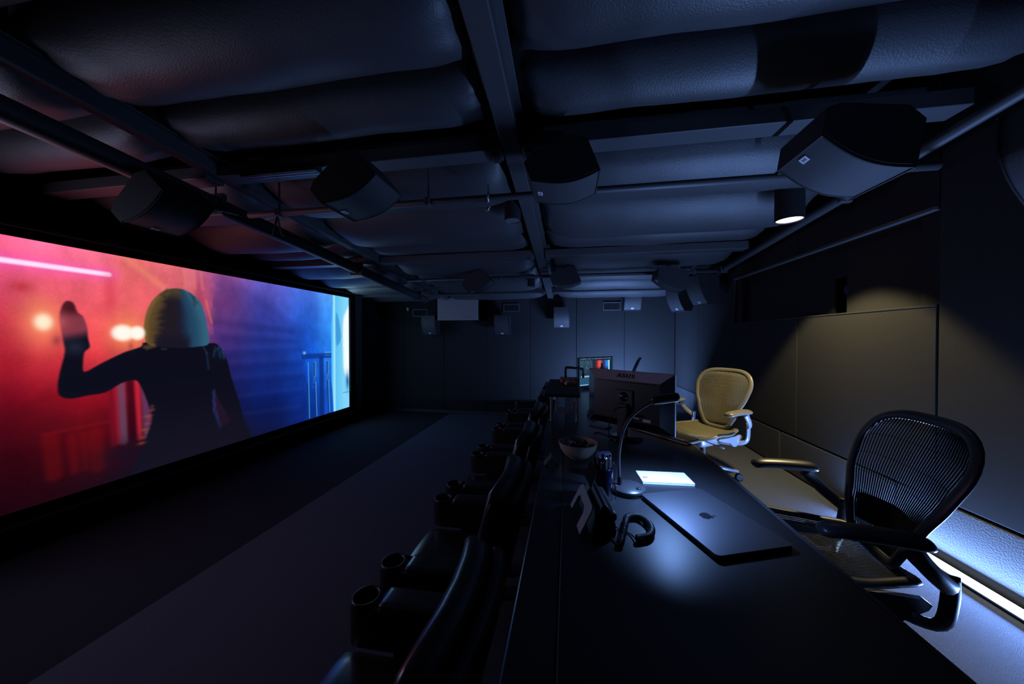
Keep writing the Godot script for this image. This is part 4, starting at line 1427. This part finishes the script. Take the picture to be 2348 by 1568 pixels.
func bowl_and_sweets() -> void:
	var o := thing("wooden_bowl", "pale wooden bowl of wrapped sweets on the desk", "bowl", at(0.0505, DESK, 1.66))
	part("bowl_shell", lathe([[0.0, 0.0], [0.04, 0.0], [0.044, 0.003], [0.07, 0.024], [0.086, 0.048], [0.094, 0.076], [0.0945, 0.079], [0.0915, 0.08], [0.089, 0.077], [0.081, 0.05], [0.064, 0.027], [0.04, 0.01], [0.0, 0.008]], 48), M.bowl_wood, o)
	var rng := RandomNumberGenerator.new()
	rng.seed = 5
	var body := soft_box(Vector3(0.032, 0.016, 0.019), 0.0075, 5)
	var fan := PackedVector2Array([Vector2(0, -0.002), Vector2(0.016, -0.011), Vector2(0.013, -0.003), Vector2(0.017, 0.003), Vector2(0.014, 0.011), Vector2(0, 0.002)])
	var fan_mesh := prism(fan, 0.0015)
	var kinds := [["wrap_dark", "dark wrapped sweet in the wooden bowl"], ["wrap_purple", "purple wrapped sweet in the wooden bowl"], ["wrap_silver", "silver wrapped sweet in the wooden bowl"]]
	for i in 19:
		var ring := 0 if i < 5 else (1 if i < 14 else 2)
		var w: float = rng.randf() * 0.5 + TAU * i / [5.0, 9.0, 5.0][ring]
		var rr: float = [0.022, 0.043, 0.024][ring]
		var hh: float = [0.032, 0.052, 0.066][ring]
		var k: Array = kinds[[0, 2, 0, 1, 0, 2, 1, 0][i % 8]]
		var s := thing("wrapped_sweet", k[1], "sweet", o.position + Vector3(cos(w) * rr, (0.05 if i == 2 else hh) + rng.randf() * 0.008, sin(w) * rr), 0.0, k[1] + "s")
		s.rotation = Vector3(rng.randf_range(-0.6, 0.6), rng.randf() * TAU, rng.randf_range(-0.6, 0.6))
		part("wrapper", body, M[k[0]], s)
		part("twist", fan_mesh, M[k[0]], s, Vector3(0.015, 0, 0))
		part("twist", fan_mesh, M[k[0]], s, Vector3(-0.015, 0, 0), Basis(Vector3.UP, PI))


func pen_cup() -> void:
	var org := at(0.128, DESK, 1.262)
	var o := thing("pen_cup", "glossy dark blue pen cup crowded with pens beside the lamp base", "cup", org)
	part("cup_wall", lathe([[0.0, 0.0], [0.031, 0.0], [0.033, 0.003], [0.037, 0.112], [0.0355, 0.114], [0.034, 0.112], [0.030, 0.005], [0.0, 0.004]], 32), M.cup_blue, o)
	var rng := RandomNumberGenerator.new()
	rng.seed = 12
	for i in 11:
		var w := TAU * i / 11.0 * 2.0 + rng.randf() * 0.4
		var rr := 0.012 if i < 4 else 0.027
		var lean := Vector3(cos(w), 0, sin(w))
		var foot := org + lean * (rr * 0.55) + Vector3(0, 0.006, 0)
		var len_ := rng.randf_range(0.138, 0.152)
		var dir := (Vector3.UP + lean * (rr * 0.07 / 0.02)).normalized()
		var bs := Basis(Quaternion(Vector3.UP, dir)) * Basis(Vector3.UP, rng.randf() * TAU)
		var t := thing("pen", ("pen with a silver cap standing in the dark blue cup" if i % 3 == 0 else "pen with a black cap and silver clip standing in the dark blue cup"), "pen", foot, 0.0, "pens in the blue cup")
		t.basis = bs
		part("barrel", cyl(0.0045, len_ * 0.62, 10), M.plastic_black, t)
		part("cap", cyl(0.005, len_ * 0.38, 10), M.wrap_silver if i % 3 == 0 else M.gloss_black, t, Vector3(0, len_ * 0.62, 0))
		part("clip", box(Vector3(0.0028, 0.036, 0.002), 0.0005), M.wrap_silver, t, Vector3(0, len_ - 0.022, 0.0066))
	var c := thing("earphones", "black earphone cable hung over the pen cup down to the desk", "earphones", org + Vector3(0.036, 0, 0.012))
	part("cable", tube(smooth_line([Vector3(-0.004, 0.13, -0.02), Vector3(0.003, 0.13, -0.01), Vector3(0.008, 0.1, 0.0), Vector3(0.003, 0.06, 0.005), Vector3(0.01, 0.025, 0.006), Vector3(0.004, 0.003, 0.012), Vector3(-0.012, 0.002, 0.03), Vector3(-0.02, 0.002, 0.018)], 6), 0.0013, 6), M.plastic_black, c)
	part("plug", cyl(0.003, 0.018, 8), M.wrap_silver, c, Vector3(0.01, 0.04, 0.008))
	var b := thing("card_box", "small navy card box standing behind the pen cup", "box", at(0.150, DESK, 1.44), 0.15)
	part("carton", box(Vector3(0.06, 0.105, 0.03), 0.001), M.navy, b, Vector3(0, 0.0525, 0))
	part("flap", box(Vector3(0.058, 0.002, 0.03), 0.0005), M.navy, b, Vector3(0, 0.1065, 0))


func text(words: String, size: float, depth: float) -> TextMesh:
	var t := TextMesh.new()
	var f := SystemFont.new()
	f.font_names = PackedStringArray(["Droid Sans"])
	f.font_weight = 700
	t.font = f
	t.text = words
	t.font_size = 64
	t.pixel_size = size / 46.0
	t.depth = depth
	return t


func monitor_seen_from_behind() -> void:
	# right-hand edge at (0.565, 1.89), the other at (0.147, 2.225); the picture side faces the smoke grey chair
	var t := thing("monitor", "wide black monitor with its back turned, grey upper strip with lettering", "monitor", at(0.356, DESK, 2.057), atan2(0.625, -0.78))
	var w := 0.545
	var h := 0.335
	var y0 := 0.06
	var mid := Vector3(0, y0 + h / 2, 0)
	part("bezel_frame", box(Vector3(w, h, 0.016), 0.002), M.monitor_edge, t, mid)
	part("back_edge", box(Vector3(w - 0.004, h - 0.004, 0.004), 0.001), M.monitor_back, t, mid + Vector3(0, 0, -0.0092))
	part("display_panel", box(Vector3(w - 0.03, h - 0.04, 0.002), 0.0), M.gloss_black, t, mid + Vector3(0, 0, 0.0085))
	# hipped back: four slopes round a flat field
	var o := [Vector3(-w / 2 + 0.002, h / 2 - 0.002, -0.011), Vector3(w / 2 - 0.002, h / 2 - 0.002, -0.011), Vector3(w / 2 - 0.002, -h / 2 + 0.002, -0.011), Vector3(-w / 2 + 0.002, -h / 2 + 0.002, -0.011)]
	var i := [Vector3(-w / 2 + 0.065, h / 2 - 0.055, -0.045), Vector3(w / 2 - 0.065, h / 2 - 0.055, -0.045), Vector3(w / 2 - 0.065, -h / 2 + 0.05, -0.045), Vector3(-w / 2 + 0.065, -h / 2 + 0.05, -0.045)]
	var top := st_new()
	facing_quad(top, o[0], o[1], i[1], i[0], Vector3(0, 1, -1))
	part("grey_strip", done(top), M.monitor_grey, t, mid)
	var hip := st_new()
	for k in [1, 2, 3]:
		facing_quad(hip, o[k], o[(k + 1) % 4], i[(k + 1) % 4], i[k], (o[k] + o[(k + 1) % 4]) * Vector3(1, 1, 0) + Vector3(0, 0, -0.2))
	facing_quad(hip, i[0], i[1], i[2], i[3], Vector3.FORWARD)
	var back := part("back_cover", done(hip), M.monitor_back, t, mid)
	# vent slots just under the strip, port field, stickers
	for k in 16:
		part("vent_slot", box(Vector3(0.018, 0.004, 0.003), 0.0005), M.gloss_black, back, Vector3(-0.18 + 0.024 * k, h / 2 - 0.062, -0.0455))
	part("mount_plate", box(Vector3(0.11, 0.1, 0.012), 0.003), M.plastic_black, back, Vector3(0.0, 0.01, -0.05))
	part("mount_hub", lathe([[0.0, 0.014], [0.02, 0.012], [0.03, 0.0]], 24), M.gloss_black, back, Vector3(0, 0.02, -0.055), Basis(Vector3.RIGHT, -PI / 2))
	part("sticker", box(Vector3(0.045, 0.016, 0.0006), 0.0), M.silver_print, back, Vector3(-0.135, -0.1, -0.0458))
	part("sticker", box(Vector3(0.03, 0.008, 0.0006), 0.0), M.silver_print, back, Vector3(-0.075, -0.095, -0.0458))
	part("port_row", box(Vector3(0.12, 0.012, 0.004), 0.001), M.gloss_black, back, Vector3(-0.06, -0.078, -0.046))
	# maker's lettering lies on the slope, read from behind
	var n: Vector3 = (i[0] - o[0]).cross(o[1] - o[0]).normalized()
	if n.z > 0:
		n = -n
	var bx := Vector3(-1, 0, 0)
	var lb := Basis(bx, n.cross(bx), n)
	var m := part("lettering", text("ASUS", 0.024, 0.001), M.mark_black, t, mid + (o[0] + o[1] + i[0] + i[1]) / 4 + n * 0.0008, lb * Basis.from_scale(Vector3(1.45, 1, 1)))
	m.name = "lettering"
	# stand
	part("stand_neck", box(Vector3(0.06, 0.2, 0.022), 0.004), M.plastic_black, t, Vector3(0, 0.11, -0.066))
	part("stand_base", lathe([[0.0, 0.0], [0.094, 0.0], [0.097, 0.004], [0.094, 0.009], [0.0, 0.014]], 40), M.gloss_black, t, Vector3(0, 0, -0.03))
	var inv := t.transform.affine_inverse()
	var run := []
	for q in [[0.33, 0.19, 2.0], [0.27, 0.185, 1.96], [0.24, 0.12, 1.97], [0.235, 0.03, 1.99], [0.25, 0.004, 2.04], [0.2, 0.004, 2.12], [0.16, 0.004, 2.1]]:
		run.append(inv * at(q[0], DESK + q[1], q[2]))
	part("power_cable", tube(smooth_line(run, 6), 0.003, 6), M.plastic_black, t)


func far_monitor() -> void:
	var px_w := 256
	var px_h := 156
	var im := Image.create(px_w, px_h, false, Image.FORMAT_RGB8)
	im.fill(c255(24, 50, 72))
	im.fill_rect(Rect2i(0, 0, 256, 10), c255(18, 34, 48))
	im.fill_rect(Rect2i(4, 12, 92, 78), c255(30, 56, 76))
	im.fill_rect(Rect2i(98, 12, 156, 78), c255(20, 38, 54))
	im.fill_rect(Rect2i(4, 96, 248, 56), c255(34, 76, 108))
	var rng := RandomNumberGenerator.new()
	rng.seed = 3
	for r in 11:
		for k in 9:
			if rng.randf() < 0.6:
				var g := rng.randf_range(90, 170)
				im.fill_rect(Rect2i(8 + k * 10, 16 + r * 6, rng.randi_range(3, 8), 2), c255(g * 0.8, g * 0.95, g))
	for k in 10:
		im.fill_rect(Rect2i(14 + k * 9, 98, 6, 8), c255(180, 205, 220))
	for k in 26:
		im.fill_rect(Rect2i(6 + k * 9, 3, rng.randi_range(2, 7), 3), c255(150, 175, 190))
	im.fill_rect(Rect2i(6, 146, 60, 4), c255(150, 190, 220))
	# the frame of the film in the viewer
	for y in 60:
		for x in 112:
			var u := x / 112.0
			var v := y / 60.0
			var c := c255(90, 18, 24).lerp(c255(225, 80, 72), smoothstep(0.0, 0.3, u)).lerp(c255(50, 40, 90), smoothstep(0.3, 0.55, u)).lerp(c255(40, 130, 220), smoothstep(0.55, 0.85, u))
			c = c.lerp(Color(0.03, 0.03, 0.07), smoothstep(0.45, 1.0, v) * 0.8)
			if u > 0.92:
				c = c255(190, 240, 255)
			if absf(u - 0.45) < 0.06 + 0.1 * smoothstep(0.4, 1.0, v) and v > 0.25:
				c = Color(0.03, 0.03, 0.06)
			im.set_pixel(118 + x, 16 + y, c)
	var m := mat("far_display", lin(0.01, 0.01, 0.01), 0.3)
	m.emission_enabled = true
	m.emission = Color.BLACK
	m.emission_texture = ImageTexture.create_from_image(im)
	m.emission_energy_multiplier = 1.15
	m.texture_repeat = false
	var t := thing("monitor", "lit monitor with an editing program on its screen at the far end of the desk", "monitor", at(0.33, DESK, 3.955), atan2(0.667, 0.745))
	var w := 0.56
	var h := 0.335
	var y := 0.035 + h / 2
	part("casing", box(Vector3(w, h, 0.03), 0.004), M.monitor_back, t, Vector3(0, y, -0.016))
	var st := st_new()
	var x := w / 2 - 0.008
	var a := h / 2 - 0.008
	for q in [[-x, a, 0, 0], [x, a, 1, 0], [x, -a, 1, 1], [-x, a, 0, 0], [x, -a, 1, 1], [-x, -a, 0, 1]]:
		st.set_uv(Vector2(q[2], q[3]))
		st.set_normal(Vector3.BACK)
		st.add_vertex(Vector3(q[0], q[1], 0))
	part("display_screen", st.commit(), m, t, Vector3(0, y, 0.0005))
	part("bezel_bottom", box(Vector3(w, 0.01, 0.006), 0.001), M.plastic_black, t, Vector3(0, y - h / 2 + 0.004, 0.0005))
	part("stand_neck", box(Vector3(0.05, 0.15, 0.02), 0.003), M.plastic_black, t, Vector3(0, 0.085, -0.045))
	part("stand_base", box(Vector3(0.22, 0.012, 0.16), 0.004), M.plastic_black, t, Vector3(0, 0.006, -0.03))
	var l := AreaLight3D.new()
	l.name = "display_light"
	l.area_size = Vector2(0.5, 0.3)
	l.light_color = Color(0.45, 0.7, 1.0)
	l.light_energy = 0.01
	l.shadow_enabled = true
	l.area_range = 6.0
	add_child(l)
	l.transform = t.transform * Transform3D(Basis(Vector3.UP, PI), Vector3(0, y, 0.004))


func keyboard() -> void:
	var t := thing("keyboard", "black keyboard with one red key on the desk in front of the turned monitor", "keyboard", at(0.575, DESK, 2.135), atan2(0.797, -0.605))
	part("tray", box(Vector3(0.40, 0.014, 0.125), 0.003), M.key_black, t, Vector3(0, 0.009, 0))
	part("foot_rail", box(Vector3(0.36, 0.004, 0.02), 0.001), M.plastic_black, t, Vector3(0, 0.002, -0.04))
	var key := box(Vector3(0.0155, 0.008, 0.0155), 0.0015)
	for r in 6:
		for k in 21:
			var m: Material = M.key_black
			if r == 0:
				m = M.red if k == 0 else M.key_white
			part("key", key, m, t, Vector3(-0.183 + 0.0183 * k, 0.019, -0.047 + 0.0185 * r))
	part("near_lip", box(Vector3(0.40, 0.008, 0.004), 0.001), M.key_white, t, Vector3(0, 0.008, -0.0645))


func far_shelf() -> void:
	var t := thing("desk_shelf", "narrow black shelf on posts along the seat side of the desk", "shelf", at(-0.04, DESK, 2.74))
	part("board", box(Vector3(0.25, 0.022, 0.84), 0.003), M.desk_body, t, Vector3(0, 0.19, 0))
	for s in [[-0.075, 0.36], [0.105, 0.36], [-0.06, -0.36], [0.105, -0.36]]:
		part("post", cyl(0.009, 0.18, 12), M.alloy, t, Vector3(s[0], 0.0, s[1]))
		part("post_flange", cyl(0.018, 0.004, 16), M.alloy, t, Vector3(s[0], 0.0, s[1]))
	# pale metal hook plate under the near end
	var c := thing("hook_bracket", "pale metal bracket hanging under the near end of the shelf", "bracket", at(-0.02, DESK + 0.086, 2.34))
	part("cross_bar", box(Vector3(0.12, 0.038, 0.01), 0.002), M.alloy, c, Vector3(0, 0.0, 0))
	for s in [-1.0, 1.0]:
		part("upright", box(Vector3(0.014, 0.08, 0.008), 0.001), M.alloy, c, Vector3(0.054 * s, 0.05, 0))
	# black carrier with snacks at the far end of the shelf
	var top := DESK + 0.201
	var b := thing("snack_tray", "black tray with an arched handle at the far end of the shelf", "tray", at(0.02, top, 3.04))
	part("tray_floor", box(Vector3(0.15, 0.006, 0.2), 0.001), M.plastic_black, b, Vector3(0, 0.003, 0))
	for s in [-1.0, 1.0]:
		part("tray_side", box(Vector3(0.006, 0.035, 0.2), 0.001), M.plastic_black, b, Vector3(0.072 * s, 0.02, 0))
	part("handle", tube(smooth_line([Vector3(-0.04, 0.02, -0.09), Vector3(-0.04, 0.10, -0.09), Vector3(-0.02, 0.115, -0.09), Vector3(0.1, 0.105, -0.09), Vector3(0.12, 0.09, -0.09), Vector3(0.12, 0.02, -0.09)], 5), 0.011, 8), M.plastic_black, b)
	var ball := lathe([[0.0, -0.024], [0.014, -0.0195], [0.0225, -0.008], [0.0235, 0.004], [0.018, 0.016], [0.008, 0.0225], [0.002, 0.021], [0.0, 0.019]], 20)
	for q in [["red_fruit", "small round red fruit lying on the shelf before the black tray", 0.045, 0.01, M.red], ["orange_fruit", "small round orange fruit on the shelf, closest to its seat-side edge", -0.06, 0.0, M.orange], ["orange_fruit", "small round orange fruit touching the red fruit on the shelf", -0.005, 0.005, M.orange]]:
		var f := thing(q[0], q[1], "fruit", at(0.02 + q[2], top + 0.024, 2.86 + q[3]))
		part("skin", ball, q[4], f)
		part("stalk", cyl(0.0015, 0.008, 6, -1.0, 0.0003), M.plastic_black, f, Vector3(0, 0.018, 0))
	var p := thing("snack_bag", "crumpled cream coloured paper bag lying on the shelf", "bag", at(0.02, top + 0.018, 2.775), 0.4)
	part("bag_body", soft_box(Vector3(0.09, 0.03, 0.05), 0.013, 6, func(v: Vector3) -> Vector3: return v + Vector3(0, 0.004 * sin(v.x * 170.0) + 0.003 * sin(v.z * 230.0), 0)), M.cream, p)
	part("bag_fold", box(Vector3(0.02, 0.004, 0.05), 0.001), M.cream, p, Vector3(0.05, 0.004, 0))


func small_things() -> void:
	var m := thing("trackball", "glossy black trackball on the desk behind the shelf bracket", "trackball", at(0.2, DESK, 2.62))
	part("housing", lathe([[0.0, 0.0], [0.05, 0.0], [0.053, 0.008], [0.046, 0.026], [0.03, 0.036], [0.024, 0.034], [0.0, 0.03]], 28), M.plastic_black, m)
	part("ball", lathe([[0.0, 0.022], [0.018, 0.03], [0.022, 0.04], [0.018, 0.052], [0.009, 0.059], [0.0, 0.061]], 24), M.gloss_black, m)
	var p := thing("mobile_phone", "slim dark mobile phone lying beside the monitor base", "mobile phone", at(0.215, DESK, 2.28), deg_to_rad(50))
	part("body", prism(rounded_rect(0.07, 0.14, 0.01), 0.007, FLAT), M.navy, p)
	part("glass", prism(rounded_rect(0.066, 0.136, 0.009), 0.0006, FLAT), M.gloss_black, p, Vector3(0, 0.007, 0))
	var c := thing("name_card", "small black folded card standing on the front edge of the desk", "card", at(-0.075, DESK, 1.56), 0.1)
	for s in [-1.0, 1.0]:
		part("leaf", box(Vector3(0.0014, 0.052, 0.06), 0.0004), M.plastic_black, c, Vector3(0.0165 * s, 0.0205, 0), Basis(Vector3.BACK, 0.68 * s))
	part("fold", tube([Vector3(0, 0.041, -0.03), Vector3(0, 0.041, 0), Vector3(0, 0.041, 0.03)], 0.0012, 6), M.steel_black, c)
